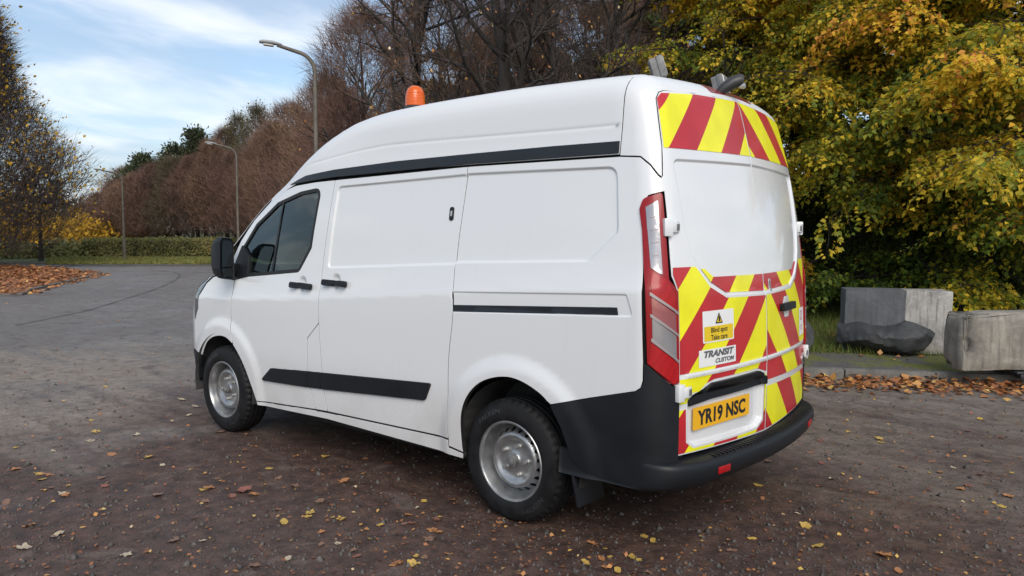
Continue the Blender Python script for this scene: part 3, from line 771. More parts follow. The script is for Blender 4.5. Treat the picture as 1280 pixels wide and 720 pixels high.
# ---------------------------------------------------------------- nose
def on_ns(uv): return on_nose(uv/[.013, 1])
def nang(x, z, y=.94):
    p = on_side([(x, z)])[0]; return math.degrees(math.atan2(p[1], p[0]-3.0))
wing_top = [(2.789,1.215),(2.93,1.252),(3.05,1.235),(3.20,1.215),(3.32,1.185)]
wl = [(2.789,1.05),(2.789,.87),(2.77,.785),(2.745,.725)]+[p for p in ARCH_F[::-1] if p[0] > 2.75 and p[1] > .56]
w_out = wl+[(3.40,.60),(3.40,.86),(3.345,.95),(3.33,1.06),(3.24,1.16),(3.13,1.215),(3.05,1.228),(2.93,1.245),(2.789,1.213)]
wing = part('wing_panel', w_out, on_side, 'white_paint', van, mirror=True)
part('headlight', [(3.335,.955),(3.40,.86),(3.405,1.16),(3.25,1.20),(3.14,1.222),(3.245,1.168),(3.335,1.065)], on_side, 'headlamp', van, thick=.02, proud=.004, gap=.001, mirror=True)
na = lambda x, z: nang(x, z)*.013
n_loop = [(na(3.395,.60),.60),(na(3.40,.74),.74),(na(3.40,.86),.86),(na(3.40,1.0),1.0),(na(3.40,1.145),1.145)]
nose_front = [(0.0,1.03),(0.0,.58)]
part('nose_panel', n_loop+[(a_*.013, z_) for a_, z_ in ((45,1.10),(25,1.04),(0,1.02),(-25,1.04),(-45,1.10))]+[(-u, z) for u, z in n_loop[::-1]], on_ns, 'white_paint', van, sp=.04)
bl = [(3.325,.36),(3.31,.47),(3.262,.565),(3.25,.585)]
part('nose_bumper', [(na(x, z), z) for x, z in bl]+[(-na(x, z), z) for x, z in bl[::-1]], on_ns, 'black_plastic', van, thick=.03, sp=.035, proud=.006)
part('bonnet', [(3.05,.80),(3.30,.80),(3.52,.70),(3.66,.35),(3.70,0),(3.66,-.35),(3.52,-.70),(3.30,-.80),(3.05,-.80),(3.18,-.4),(3.20,0),(3.18,.4)], on_top, 'white_paint', van, sp=.04)
part('windscreen', [(2.50,.60),(2.55,.66),(2.95,.78),(3.04,.76),(3.16,.4),(3.18,0),(3.16,-.4),(3.04,-.76),(2.95,-.78),(2.55,-.66),(2.50,-.60),(2.515,0)], on_top, 'window_glass', van, sp=.05, thick=0)
part('windscreen_pillar', [(2.44,.62),(2.43,.755),(2.80,.835),(3.03,.86),(3.06,.79),(2.94,.785),(2.54,.665)], on_top, 'white_paint', van, sp=.03, mirror=True)
# ---------------------------------------------------------------- handles, lock, mirror
for hx, hz, par, pr in ((1.854,1.205,cabd,cabd_r), (1.480,1.240,slide,slide_r)):
    hp = rounded([(hx+.120,hz+.022),(hx-.120,hz+.019),(hx-.120,hz-.019),(hx+.120,hz-.016)], .014)
    part('door_handle', hp, on_side, 'black_plastic', par, thick=.026, gap=0, proud=.034, mirror=pr)
part('deadlock', rounded([(.495,1.728),(.465,1.728),(.465,1.652),(.495,1.652)], .014), on_side, 'black_plastic', slide, thick=.008, gap=0, proud=.006)
part('keyhole', rounded([(.486,1.706),(.474,1.706),(.474,1.676),(.486,1.676)], .005), on_side, 'steel_grey', slide, thick=.004, gap=0, proud=.008)
for sy in (1, -1):
    par = cabd if sy > 0 else cabd_r
    hs = rounded([(.955,1.215),(1.090,1.232),(1.108,1.30),(1.100,1.50),(1.075,1.535),(.972,1.525),(.950,1.49)], .03)
    cx_, cz_ = 1.03, 1.375; hs = [(cx_+(u-cx_)*.86-.006, v) for u, v in hs]
    b = bmesh.new(); rows = []
    for (x, s) in ((2.700,.90),(2.694,1.0),(2.72,1.03),(2.76,1.0),(2.82,.86),(2.86,.62),(2.875,.30)):
        rows.append([b.verts.new((x-(u-cx_)*.22, sy*(cx_+(u-cx_)*s), cz_+(v-cz_)*s)) for u, v in hs])
    for A, B in zip(rows, rows[1:]):
        for k in range(len(hs)): b.faces.new((A[k], A[(k+1) % len(hs)], B[(k+1) % len(hs)], B[k]))
    b.faces.new(rows[-1]); b.faces.new(rows[0]); q = MB(); q.bm.free(); q.bm = b
    hm = q.build('mirror_housing', 'black_plastic', par)
    def mglass(nm, zlo, zhi):
        pol = [(u, v) for u, v in inset(hs, .018)]
        pol = clip_half(clip_half(pol, 0, 1, zlo), 0, -1, -zhi)
        lnk(nm, pymesh(nm, [(2.691-(u-cx_)*.22, sy*u, v) for u, v in pol], [list(range(len(pol)))]), 'mirror_glass', par)
    mglass('mirror_glass', 1.315, 1.6); mglass('mirror_glass', 1.1, 1.303)
    MB().box((2.77, sy*.935, 1.285), (.06,.10,.10), .02).build('mirror_arm', 'black_plastic', par)
# ---------------------------------------------------------------- inner shell, liners, chassis, cab interior
sh = [(1.60,1.94),(-.60,1.99),(-.80,1.93),(-.86,1.75),(-.86,.45),(-.60,.45)]+[p for p in ARCH_R if p[1] > .40]+[(.36,.36),(2.42,.32)]+[p for p in ARCH_F[::-1] if p[0] < 2.95]+[(3.0,1.20),(1.9,1.20),(1.70,1.30)]
part('inner_shell', sh, on_side, 'under_dark', van, thick=0, gap=0, proud=-.030, sp=.06, mirror=True)
part('inner_shell', [(y, z) for y, z in DOOR_EDGE]+[(-y, z) for y, z in DOOR_EDGE[-2::-1]], on_rear, 'under_dark', van, thick=0, gap=0, proud=-.05, sp=.08)
part('inner_shell', [(a*.008, z) for a, z in ((30,.45),(75,.45),(75,1.98),(58,1.96),(45,1.9),(30,1.9))], on_cs, 'under_dark', van, thick=0, gap=0, proud=-.028, sp=.05, mirror=True)
part('inner_shell', [(x, a*RS) for x, a in [(-.86,20),(1.7,20),(1.7,160),(-.86,160)]], on_roof_s, 'under_dark', van, thick=0, gap=0, proud=-.03, sp=.08)
for sy in (1, -1):
    for cx_ in (-.05, 2.925):
        V = []; Fs = []; n_ = 21; rad_ = .425 if cx_ < 1 else .42
        for i in range(n_):
            a = math.radians(-12+204*i/(n_-1))
            for y in (.955,.62): V.append((cx_+rad_*math.cos(a), sy*y, .37+rad_*math.sin(a)))
        for i in range(n_-1): Fs.append((2*i, 2*i+1, 2*i+3, 2*i+2))
        Fs.append(tuple(2*i+1 for i in range(n_)))
        lnk('wheel_arch_liner', pymesh('wheel_arch_liner', V, Fs), 'liner', van)
ch = MB(); ch.box((1.25,0,.36), (3.2,1.2,.16), .03); ch.box((1.3,0,.30), (1.9,1.72,.10), .02); ch.box((-.62,0,.42), (.55,1.5,.14), .03)
ch.tube([(0,-.80,.335),(0,.80,.335)], .045, 10); ch.tube([(2.933,-.80,.335),(2.933,.80,.335)], .05, 10)
ch.box((3.35,0,.42), (.7,1.3,.22), .03)
ch.build('chassis', 'under_dark', van)
bh = MB(); bh.box((1.55,0,1.15), (.03,1.66,1.45), .01); bh.build('bulkhead', 'bulkhead_grey', van)
for y in (.48, -.05, -.48):
    s_ = MB(); s_.box((1.98,y,.98), (.50,.46,.16), .05, Matrix.Rotation(-.08,3,'Y'), 3); s_.box((1.78,y,1.32), (.14,.46,.62), .06, Matrix.Rotation(-.16,3,'Y'), 3)
    s_.box((1.70,y,1.71), (.10,.27,.18), .04, Matrix.Rotation(-.16,3,'Y'), 3); s_.build('seat', 'seat_cloth', van)
db = MB(); db.box((2.86,0,1.06), (.50,1.62,.30), .09, Matrix.Rotation(.10,3,'Y'), 3); db.build('dashboard', 'dash_grey', van)
sw = MB(); M_ = Matrix.Translation((2.50,-.44,1.18)) @ Matrix.Rotation(math.radians(-62),4,'Y')
ring_ = [M_ @ Vector((.19*math.cos(a), .19*math.sin(a), 0)) for a in np.linspace(0,2*math.pi,25)]
sw.tube(ring_, .016, 8, False); sw.tube([M_ @ Vector((-.18,0,0)), M_ @ Vector((.18,0,0))], .02, 6); sw.build('steering_wheel', 'dash_grey', van)
MB().box((2.0,0,.66), (1.3,1.6,.06), .01).build('cab_floor', 'dash_grey', van)
# ---------------------------------------------------------------- wheels
def wheel_meshes():
    out = {}
    R0 = .341; hw = .1075; n = 132
    prof = [(.218,.088),(.224,.100),(.236,.106),(.262,.1095),(.290,.106),(.306,.102),(.318,.0965),(.3265,.090),(.333,.0830),(.3385,.072)]
    tread = []
    for g in (.060,.020,-.020,-.060): tread += [(R0, g+.0085),(R0-.0075, g+.0065),(R0-.0075, g-.0065),(R0, g-.0085)]
    full = prof+tread+[(r, -h) for r, h in prof[::-1]]
    V = []; m = len(full)
    for k in range(n):
        a = 2*math.pi*k/n; cut = (k % 3 == 0)
        for j, (r, h) in enumerate(full):
            ra = r
            if cut and (7 <= j <= 11 or m-12 <= j <= m-8): ra = r-.0085
            V.append((ra*math.cos(a), h, ra*math.sin(a)))
    Fs = [(k*m+j, k*m+j+1, ((k+1) % n)*m+j+1, ((k+1) % n)*m+j) for k in range(n) for j in range(m-1)]
    me = pymesh('tyre', V, Fs, True); b = bmesh.new(); b.from_mesh(me)
    bmesh.ops.recalc_face_normals(b, faces=b.faces)
    for e in b.edges:
        if len(e.link_faces) == 2 and e.calc_face_angle(0) > .5: e.smooth = False
    b.to_mesh(me); b.free(); out['tyre'] = me
    # rim barrel + lip
    q = MB(); q.ring([(.222,.090),(.2235,.0985),(.219,.103),(.212,.1015),(.207,.094),(.203,.078),(.198,.060),(.194,.048),(.1915,.014),(.190,-.085)], 72)
    o = q.build('rim', 'rim_silver'); out['rim'] = o.data; bpy.data.objects.remove(o)
    # dished disc with vent holes
    dprof = pchip([0,.032,.040,.060,.090,.108,.122,.134,.144,.154,.164,.176,.186,.192], [.060,.060,.052,.048,.046,.050,.060,.066,.065,.057,.042,.024,.016,.015])
    circ = lambda r, n_, cx=0, cz=0: [(cx+r*math.cos(a), cz+r*math.sin(a)) for a in np.linspace(0,2*math.pi,n_+1)[:-1]]
    NH = 20; holes = [circ(.0125, 14, .1665*math.cos(2*math.pi*(k+.5)/NH), .1665*math.sin(2*math.pi*(k+.5)/NH)) for k in range(NH)]
    ex = [(r*math.cos(a+.03*i), r*math.sin(a+.03*i)) for i, r in enumerate((.020,.033,.037,.041,.050,.060,.070,.078,.085,.092,.100,.108,.115,.122,.128,.134,.139,.144,.149,.1525,.1815,.186)) for a in np.linspace(0,2*math.pi,61)[:-1]]
    P, T = cdt([circ(.191, 80)]+holes, .014, ex)
    P, T = P, T
    r = np.hypot(P[:,0], P[:,1]); V = np.stack([P[:,0], dprof(r), P[:,1]], 1)
    fn = np.cross(V[T[:,1]]-V[T[:,0]], V[T[:,2]]-V[T[:,0]]); fl_ = fn[:,1] < 0; T[fl_] = T[fl_][:, ::-1]
    V2 = V.copy(); V2[:,1] -= .006
    nv = len(V); faces = T.tolist()
    cnt = {}
    for t_ in T:
        for a, b_ in ((t_[0],t_[1]),(t_[1],t_[2]),(t_[2],t_[0])):
            k = (min(a,b_), max(a,b_)); cnt[k] = None if k in cnt else (a, b_)
    for v in cnt.values():
        if v is not None: faces.append([v[1], v[0], v[0]+nv, v[1]+nv])
    me = pymesh('wheel_disc', np.concatenate([V, V2]), faces, True); b = bmesh.new(); b.from_mesh(me)
    bmesh.ops.delete(b, geom=[v for v in b.verts if not v.link_faces], context='VERTS')
    for e in b.edges:
        if len(e.link_faces) == 2 and e.calc_face_angle(0) > .7: e.smooth = False
    b.to_mesh(me); b.free(); out['wheel_disc'] = me
    q = MB(); q.ring([(.001,-.02),(.185,-.02)], 40); o = q.build('brake_drum', 'rim_dark'); out['brake_drum'] = o.data; bpy.data.objects.remove(o)
    q = MB(); q.ring([(.001,.100),(.012,.100),(.014,.096),(.020,.094),(.022,.084),(.032,.080),(.034,.066)], 28); o = q.build('hub_cap', 'lamp_grey'); out['hub_cap'] = o.data; bpy.data.objects.remove(o)
    q = MB()
    q.ring([(.001,.026),(.0105,.026),(.0115,.022),(.0120,.002),(.0175,-.002)], 6); o = q.build('wheel_nut', 'bolt_silver'); out['wheel_nut'] = o.data; bpy.data.objects.remove(o)
    return out
WM = wheel_meshes()
def wheel_text(body, r0, size, a0, par, flip):
    V, Fs = text_pts(body, size, bold=.001, xs=1.5, shear=.2)
    ang = a0+(-V[:,0] if flip else V[:,0])/r0; rr_ = r0-V[:,1] if flip else r0+V[:,1]
    Q = np.stack([rr_*np.cos(ang), np.interp(rr_, [.236,.262,.290,.306,.318], [.106,.1095,.106,.102,.0965])+.0010, rr_*np.sin(ang)], 1)
    # letters read from outside (+y): mirror in x because x runs to the viewer's left
    return lnk('sidewall_lettering', pymesh('sidewall_lettering', Q, Fs), 'tyre_text', par)
for sy in (1, -1):
    for k, cx_ in enumerate((0., AX_F)):
        w = empty('wheel', (cx_, sy*.842, .3385), 0 if sy > 0 else math.pi); w.parent = van
        spin = (math.radians(17), math.radians(49))[k]
        for nm, mt in (('tyre','rubber'),('rim','rim_silver'),('wheel_disc','rim_silver'),('brake_drum','rim_dark'),('hub_cap','bolt_silver')):
            o = bpy.data.objects.new(nm, WM[nm]); col.objects.link(o); o.parent = w; o.rotation_euler.y = spin
            if not WM[nm].materials: WM[nm].materials.append(MATS[mt])
        for j in range(5):
            a = 2*math.pi*j/5+spin+.3
            o = bpy.data.objects.new('wheel_nut', WM['wheel_nut']); col.objects.link(o); o.parent = w
            o.location = (.082*math.cos(a), .047, .082*math.sin(a))
        if sy > 0:
            wheel_text('FALKEN', .280, .034, math.radians(-128), w, True)
            wheel_text('FALKEN', .280, .034, math.radians(58), w, False)
# mud flaps
for sy in (1, -1):
    b = MB(); b.box((-.445, sy*.855, .345), (.018,.24,.30), .006, Matrix.Rotation(.22,3,'Y')); b.build('mud_flap', 'black_plastic', van)
# ---------------------------------------------------------------- roof furniture
def roof_at(x, y): return on_top([(x, y)])[0]
bx, by = 1.20, .50
bz = roof_at(bx, by)[2]+.014
bq = MB(); bq.ring([(.001,-.02),(.068,-.02),(.070,.030),(.064,.036),(.001,.036)], 32, 'z', (bx,by,bz)); bcn = bq.build('beacon', 'camera_black', van)
bq = MB(); bq.ring([(.066,.036),(.066,.062),(.064,.10),(.058,.13),(.046,.152),(.028,.166),(.010,.170),(.0005,.1705)], 32, 'z', (bx,by,bz)); bq.build('amber_dome', 'amber', bcn)
bq = MB()
for zr in (.060,.080,.100,.118): bq.ring([(.0655-(zr-.06)*.06,zr-.002),(.0675-(zr-.06)*.06,zr),(.0655-(zr-.06)*.06,zr+.002)], 32, 'z', (bx,by,bz))
bq.build('dome_ribs', 'amber', bcn)
bq = MB(); bq.ring([(.001,.036),(.034,.036),(.034,.13),(.001,.14)], 20, 'z', (bx,by,bz)); bq.build('lamp_core', 'amber_core', bcn)
def work_lamp(x, y, rz, tilt):
    z = roof_at(x, y)[2]
    R = Matrix.Translation((x, y, z+.066)) @ Matrix.Rotation(rz, 4, 'Z') @ Matrix.Rotation(tilt, 4, 'Y')
    def bld(mb, nm, mt, par):
        o = mb.build(nm, mt, par); o.data.transform(R); return o
    m_ = MB(); m_.box((0,0,0), (.036,.115,.115), .006)
    root = bld(m_, 'work_lamp', 'lamp_grey', van)
    f_ = MB()
    for k in range(9): f_.box((.034,-.048+.012*k,0), (.034,.004,.105), 0)
    bld(f_, 'cooling_fins', 'lamp_grey', root)
    m_ = MB(); m_.box((-.0195,0,0), (.004,.098,.098), .002); bld(m_, 'lamp_lens', 'steel_grey', root)
    l_ = MB()
    for a in range(3):
        for c_ in range(3): l_.ring([(.001,0),(.008,0),(.009,-.003)], 10, 'z', (0,0,0)) if False else l_.box((-.0225,-.030+.03*a,-.030+.03*c_), (.003,.014,.014), .001)
    bld(l_, 'led_grid', 'lamp_grey', root)
    m_ = MB(); m_.box((.01,0,-.065), (.03,.10,.012), .002); m_.box((.01,0,-.078), (.02,.03,.03), .002); bld(m_, 'lamp_bracket', 'camera_black', root)
work_lamp(-.60, .43, math.radians(34), .30)
work_lamp(-.64, -.245, math.radians(10), .25)
cz_ = roof_at(-.80, -.06)
cm = MB(); cm.tube([(-.775,.105,2.345),(-.80,.09,2.37),(-.835,.06,2.40),(-.865,.036,2.412),(-.880,.026,2.410)], [.022,.030,.036,.038,.032], 12)
cmo = cm.build('reversing_camera', 'camera_black', van)
MB().box((-.876,.028,2.386), (.03,.05,.03), .008).build('camera_lens', 'steel_grey', cmo)
# ================================================================ the place
def gray(px, py):
    d = _f*FPX+_r2*(px-640)+_u2*(360-py); return d
def at_ground(px, py, z=0.):
    d = gray(px, py); return CAM+d*(z-CAM[2])/d[2]
def at_dist(px, dist, z=0.):
    d = gray(px, 300); d = d[:2]/np.hypot(*d[:2]); p = CAM[:2]+d*dist; return np.array([p[0], p[1], z])
def aim(px):
    """unit vector from the camera's ground point towards an image column"""
    d = gray(px, 300)[:2]; return d/np.hypot(*d)
# ---------------------------------------------------------------- materials
t = NT('road_surface'); o = t.obj(); s = t.n('ShaderNodeSeparateXYZ', {0: o})
big = t.noise(o, .16, 5, .6); mid = t.noise(o, .9, 6, .62, .6); fine = t.noise(o, 9, 8, .7); grit = t.noise(o, 55, 5, .7)
streak = t.noise(t.n('ShaderNodeMapping', {'Vector': o, 'Rotation': (0,0,.55), 'Scale': (.35,1.6,1)}), 1.1, 6, .6, .4)
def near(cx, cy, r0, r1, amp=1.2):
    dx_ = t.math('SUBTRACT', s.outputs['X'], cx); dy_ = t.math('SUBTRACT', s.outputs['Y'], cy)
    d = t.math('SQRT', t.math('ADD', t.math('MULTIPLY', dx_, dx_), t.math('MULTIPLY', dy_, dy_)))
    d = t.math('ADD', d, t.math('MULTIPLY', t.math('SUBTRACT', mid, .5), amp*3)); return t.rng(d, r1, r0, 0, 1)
c = t.mix(t.rng(fine, .3, .7), (.140,.126,.116), (.232,.210,.192))              # worn tarmac
c = t.mix(t.rng(big, .35, .65, 0, .4), c, (.125,.113,.106))
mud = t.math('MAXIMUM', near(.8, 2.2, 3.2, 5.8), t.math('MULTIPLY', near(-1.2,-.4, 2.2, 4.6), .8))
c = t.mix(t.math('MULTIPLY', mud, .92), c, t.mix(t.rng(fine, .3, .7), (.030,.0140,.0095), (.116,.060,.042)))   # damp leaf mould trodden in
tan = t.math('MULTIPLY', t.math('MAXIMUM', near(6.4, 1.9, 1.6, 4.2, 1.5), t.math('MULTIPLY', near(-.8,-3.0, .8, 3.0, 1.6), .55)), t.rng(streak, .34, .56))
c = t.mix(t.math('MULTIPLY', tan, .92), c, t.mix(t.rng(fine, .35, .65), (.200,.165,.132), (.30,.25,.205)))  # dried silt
c = t.mix(t.math('MULTIPLY', t.rng(streak, .54, .72), .40), c, (.070,.052,.045))
peb = t.n('ShaderNodeTexVoronoi', {'Vector': o, 'Scale': 48, 'Randomness': 1})
pebm = t.math('MULTIPLY', t.rng(peb.outputs['Distance'], .30, .16), t.rng(t.n('ShaderNodeSeparateColor', {0: peb.outputs['Color']}).outputs[0], .62, .85))
c = t.mix(t.math('MULTIPLY', pebm, .50), c, t.mix(t.n('ShaderNodeSeparateColor', {0: peb.outputs['Color']}).outputs[1], (.10,.085,.075), (.26,.235,.21)))
c = t.mix(t.math('MULTIPLY', t.rng(grit, .50, .70), .60), c, (.022,.015,.013))
clod = t.noise(o, 3.2, 7, .68, .8)
c = t.mix(t.math('MULTIPLY', t.rng(clod, .52, .68), .50), c, (.034,.022,.019)); c = t.mix(t.math('MULTIPLY', t.rng(clod, .44, .32), .35), c, (.20,.165,.14))
h = t.math('ADD', t.math('MULTIPLY', fine, 1.2), t.math('ADD', t.math('MULTIPLY', grit, .5), t.math('MULTIPLY', pebm, .35)))
t.bsdf(Base_Color=c, Roughness=t.rng(mid, .3, .7, .42, .78), Specular_IOR_Level=.40, Normal=t.bump(t.math('ADD', h, t.math('MULTIPLY', clod, 2.0)), .9, .014))
t = NT('soil'); o = t.obj(); n1 = t.noise(o, .7, 7, .65); n2 = t.noise(o, 14, 6, .7)
c = t.mix(t.rng(n1, .38, .62), (.050,.062,.016), (.085,.070,.026)); c = t.mix(t.rng(n2, .45, .7, 0, .7), c, (.10,.055,.020))
t.bsdf(Base_Color=c, Roughness=.9, Normal=t.bump(n2, .8, .03))
t = NT('grass_turf'); o = t.obj(); n1 = t.noise(o, .6, 6, .6); n2 = t.noise(o, 22, 6, .7); n3 = t.noise(o, .25, 3)
c = t.mix(t.rng(n2, .3, .7), (.030,.060,.010), (.090,.120,.028)); c = t.mix(t.rng(n1, .42, .68, 0, .8), c, (.120,.105,.035))
c = t.mix(t.rng(n3, .50, .66, 0, .7), c, (.150,.068,.024))
t.bsdf(Base_Color=c, Roughness=.9, Normal=t.bump(n2, .9, .03))
t = NT('mossy_path'); o = t.obj(); n1 = t.noise(o, 1.6, 6, .65, .5); n2 = t.noise(o, 30, 6, .7)
c = t.mix(t.rng(n2, .3, .7), (.060,.057,.054), (.115,.108,.102)); c = t.mix(t.rng(n1, .44, .56), c, t.mix(t.rng(n2, .3, .7), (.060,.075,.010), (.165,.165,.030)))
t.bsdf(Base_Color=c, Roughness=.88, Normal=t.bump(t.math('ADD', n1, t.math('MULTIPLY', n2, .4)), .8, .02))
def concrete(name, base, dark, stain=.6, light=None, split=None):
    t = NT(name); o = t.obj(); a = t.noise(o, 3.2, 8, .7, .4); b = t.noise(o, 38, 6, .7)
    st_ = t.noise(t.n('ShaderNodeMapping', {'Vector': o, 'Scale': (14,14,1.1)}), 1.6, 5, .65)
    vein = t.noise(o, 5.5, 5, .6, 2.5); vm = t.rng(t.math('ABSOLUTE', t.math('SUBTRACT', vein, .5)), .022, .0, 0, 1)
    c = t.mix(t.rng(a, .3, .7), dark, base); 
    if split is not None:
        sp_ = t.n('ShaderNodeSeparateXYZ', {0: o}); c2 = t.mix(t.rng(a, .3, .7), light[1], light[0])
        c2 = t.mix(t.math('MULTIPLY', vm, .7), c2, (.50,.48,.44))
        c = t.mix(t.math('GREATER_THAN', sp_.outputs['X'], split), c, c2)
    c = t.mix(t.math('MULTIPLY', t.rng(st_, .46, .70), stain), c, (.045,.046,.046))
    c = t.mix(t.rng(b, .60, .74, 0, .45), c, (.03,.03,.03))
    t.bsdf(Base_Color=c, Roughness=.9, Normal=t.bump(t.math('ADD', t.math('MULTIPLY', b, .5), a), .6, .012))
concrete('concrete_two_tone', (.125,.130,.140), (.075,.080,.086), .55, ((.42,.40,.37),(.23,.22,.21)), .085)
concrete('concrete_block', (.34,.31,.26), (.15,.14,.12), .42)
concrete('kerb_concrete', (.19,.18,.165), (.10,.095,.085), .35)
t = NT('dark_rock'); o = t.obj(); a = t.noise(o, 2.6, 8, .7); b = t.noise(o, 24, 7, .72)
c = t.mix(t.rng(a, .3, .7), (.020,.021,.023), (.060,.062,.065)); c = t.mix(t.rng(b, .58, .74, 0, .6), c, (.10,.10,.095))
t.bsdf(Base_Color=c, Roughness=.62, Normal=t.bump(t.math('ADD', a, t.math('MULTIPLY', b, .4)), .7, .02))
t = NT('bark'); o = t.obj(); n1 = t.noise(t.n('ShaderNodeMapping', {'Vector': o, 'Scale': (6,6,1.2)}), 3, 7, .7)
t.bsdf(Base_Color=t.mix(t.rng(n1, .3, .7), (.016,.013,.012), (.050,.042,.036)), Roughness=.9, Normal=t.bump(n1, .7, .02))
simple('twig_dark', (.052,.040,.037), .85, var=.35, vscale=3)
simple('twig_brown', (.178,.106,.070), .85, var=.35, vscale=1.2)
simple('twig_purple', (.142,.080,.060), .85, var=.35, vscale=1.2)
simple('twig_olive', (.11,.088,.052), .85, var=.35, vscale=1.2)
simple('lamp_column', (.115,.100,.080), .6, var=.25, vscale=4)
simple('lamp_head', (.30,.31,.31), .5)
simple('lamp_glass', (.45,.45,.43), .25)
simple('pallet_black', (.02,.022,.026), .45, var=.3)
simple('tar', (.075,.070,.066), .8)
def leaf_mat(name, stops, trans=.35):
    t = NT(name); a = t.n('ShaderNodeAttribute', attribute_name='tint'); r = t.ramp(a.outputs['Fac'], stops)
    d = t.n('ShaderNodeBsdfPrincipled', {'Base Color': r, 'Roughness': .55, 'Specular IOR Level': .3}); tr = t.n('ShaderNodeBsdfTranslucent', {'Color': r})
    m = t.n('ShaderNodeMixShader', {0: trans}); t.t.links.new(d.outputs[0], m.inputs[1]); t.t.links.new(tr.outputs[0], m.inputs[2])
    t.t.links.new(m.outputs[0], t.out.inputs[0])
leaf_mat('beech_leaf', [(0,(.060,.110,.020)),(.26,(.165,.235,.032)),(.46,(.37,.35,.036)),(.64,(.74,.55,.042)),(.86,(.86,.52,.045)),(1,(.76,.33,.08))], .45)
leaf_mat('dark_leaf', [(0,(.016,.032,.010)),(.5,(.045,.078,.020)),(1,(.13,.14,.028))])
leaf_mat('hedge_leaf', [(0,(.034,.064,.018)),(.45,(.090,.135,.032)),(.75,(.20,.19,.045)),(1,(.36,.19,.065))])
leaf_mat('far_hedge_leaf', [(0,(.085,.098,.034)),(.5,(.20,.20,.070)),(1,(.36,.30,.12))])
leaf_mat('gold_leaf', [(0,(.22,.14,.02)),(.5,(.60,.36,.03)),(1,(.68,.40,.05))])
leaf_mat('pine_leaf', [(0,(.035,.050,.026)),(.6,(.075,.098,.046)),(1,(.13,.13,.06))], .2)
leaf_mat('olive_leaf', [(0,(.075,.062,.030)),(.6,(.125,.108,.045)),(1,(.19,.135,.05))], .25)
leaf_mat('litter_leaf', [(0,(.12,.052,.030)),(.35,(.28,.115,.052)),(.6,(.42,.175,.070)),(.8,(.52,.26,.09)),(.92,(.60,.40,.10)),(1,(.56,.48,.36))], .1)
leaf_mat('grass_blade', [(0,(.060,.110,.020)),(.6,(.14,.18,.040)),(1,(.30,.25,.08))], .3)
# ---------------------------------------------------------------- mass geometry
def set_tint(me, vals):
    a = me.attributes.new('tint', 'FLOAT', 'POINT'); a.data.foreach_set('value', np.ascontiguousarray(vals, dtype=np.float32))
def unit(v): return v/(np.linalg.norm(v, axis=-1, keepdims=True)+1e-12)
def rnd_unit(n): return unit(rng.normal(size=(n,3)))
def leaf_quads(P, D, N, L, W, fold=.25, lite=False):
    """folded rhombic leaves: P base, D along, N up, sizes L, W -> verts (n*6), quads (n*2)"""
    S = unit(np.cross(D, N)); N = np.cross(S, D); L = L[:,None]; W = W[:,None]
    a = P; m1 = P+D*L*.33+N*L*.05; m2 = P+D*L*.70+N*L*.04; tip = P+D*L-N*L*.06
    l1 = P+D*L*.42+S*W*.5+N*W*fold; r1 = P+D*L*.42-S*W*.5+N*W*fold
    if lite:
        return np.stack([a, l1, tip, r1], 1).reshape(-1,3), np.arange(len(P)*4).reshape(-1,4)
    V = np.stack([a, l1, tip, m1, r1, m2], 1).reshape(-1,3)
    k = np.arange(len(P))[:,None]*6
    Fq = np.concatenate([k+np.array([[0,3,2,1]]), k+np.array([[0,4,2,3]])], 1).reshape(-1,4)
    return V, Fq
def blades(P, Q, w):
    d = Q-P; s = unit(np.cross(d, rnd_unit(len(P))))*np.reshape(w, (-1,1))*.5
    V = np.stack([P-s, P+s, Q], 1).reshape(-1,3); F_ = np.arange(len(P)*3).reshape(-1,3); return V, F_
def tubes(pts, rad, sides):
    """pts (N,k,3), rad (N,k) -> verts, quads"""
    N, k, _ = pts.shape
    T = np.gradient(pts, axis=1); T = unit(T); ref = np.where(np.abs(T[...,2:3]) > .9, np.array([1.,0,0]), np.array([0,0,1.]))
    A = unit(np.cross(T, ref)); B = np.cross(T, A); an = np.arange(sides)*2*math.pi/sides
    V = pts[:,:,None,:]+rad[:,:,None,None]*(A[:,:,None,:]*np.cos(an)[:,None]+B[:,:,None,:]*np.sin(an)[:,None])
    i = np.arange(N)[:,None,None]*k*sides+np.arange(k-1)[None,:,None]*sides; j = np.arange(sides)[None,None,:]; j2 = (j+1) % sides
    Fq = np.stack([i+j, i+j2, i+sides+j2, i+sides+j], -1).reshape(-1,4); return V.reshape(-1,3), Fq
def merge(parts):
    V = []; Fq = []; n = 0
    for v, f in parts:
        if f.shape[1] == 3: f = np.concatenate([f, f[:,2:3]], 1)
        V.append(v); Fq.append(f+n); n += len(v)
    return np.concatenate(V), np.concatenate(Fq)
def quadmesh(name, V, Fq, smooth=False):
    tri = Fq[:,2] == Fq[:,3]
    if not tri.any(): return fastmesh(name, V, Fq, smooth)
    T = np.concatenate([Fq[tri][:,:3], Fq[~tri][:,[0,1,2]], Fq[~tri][:,[0,2,3]]]); return fastmesh(name, V, T, smooth)
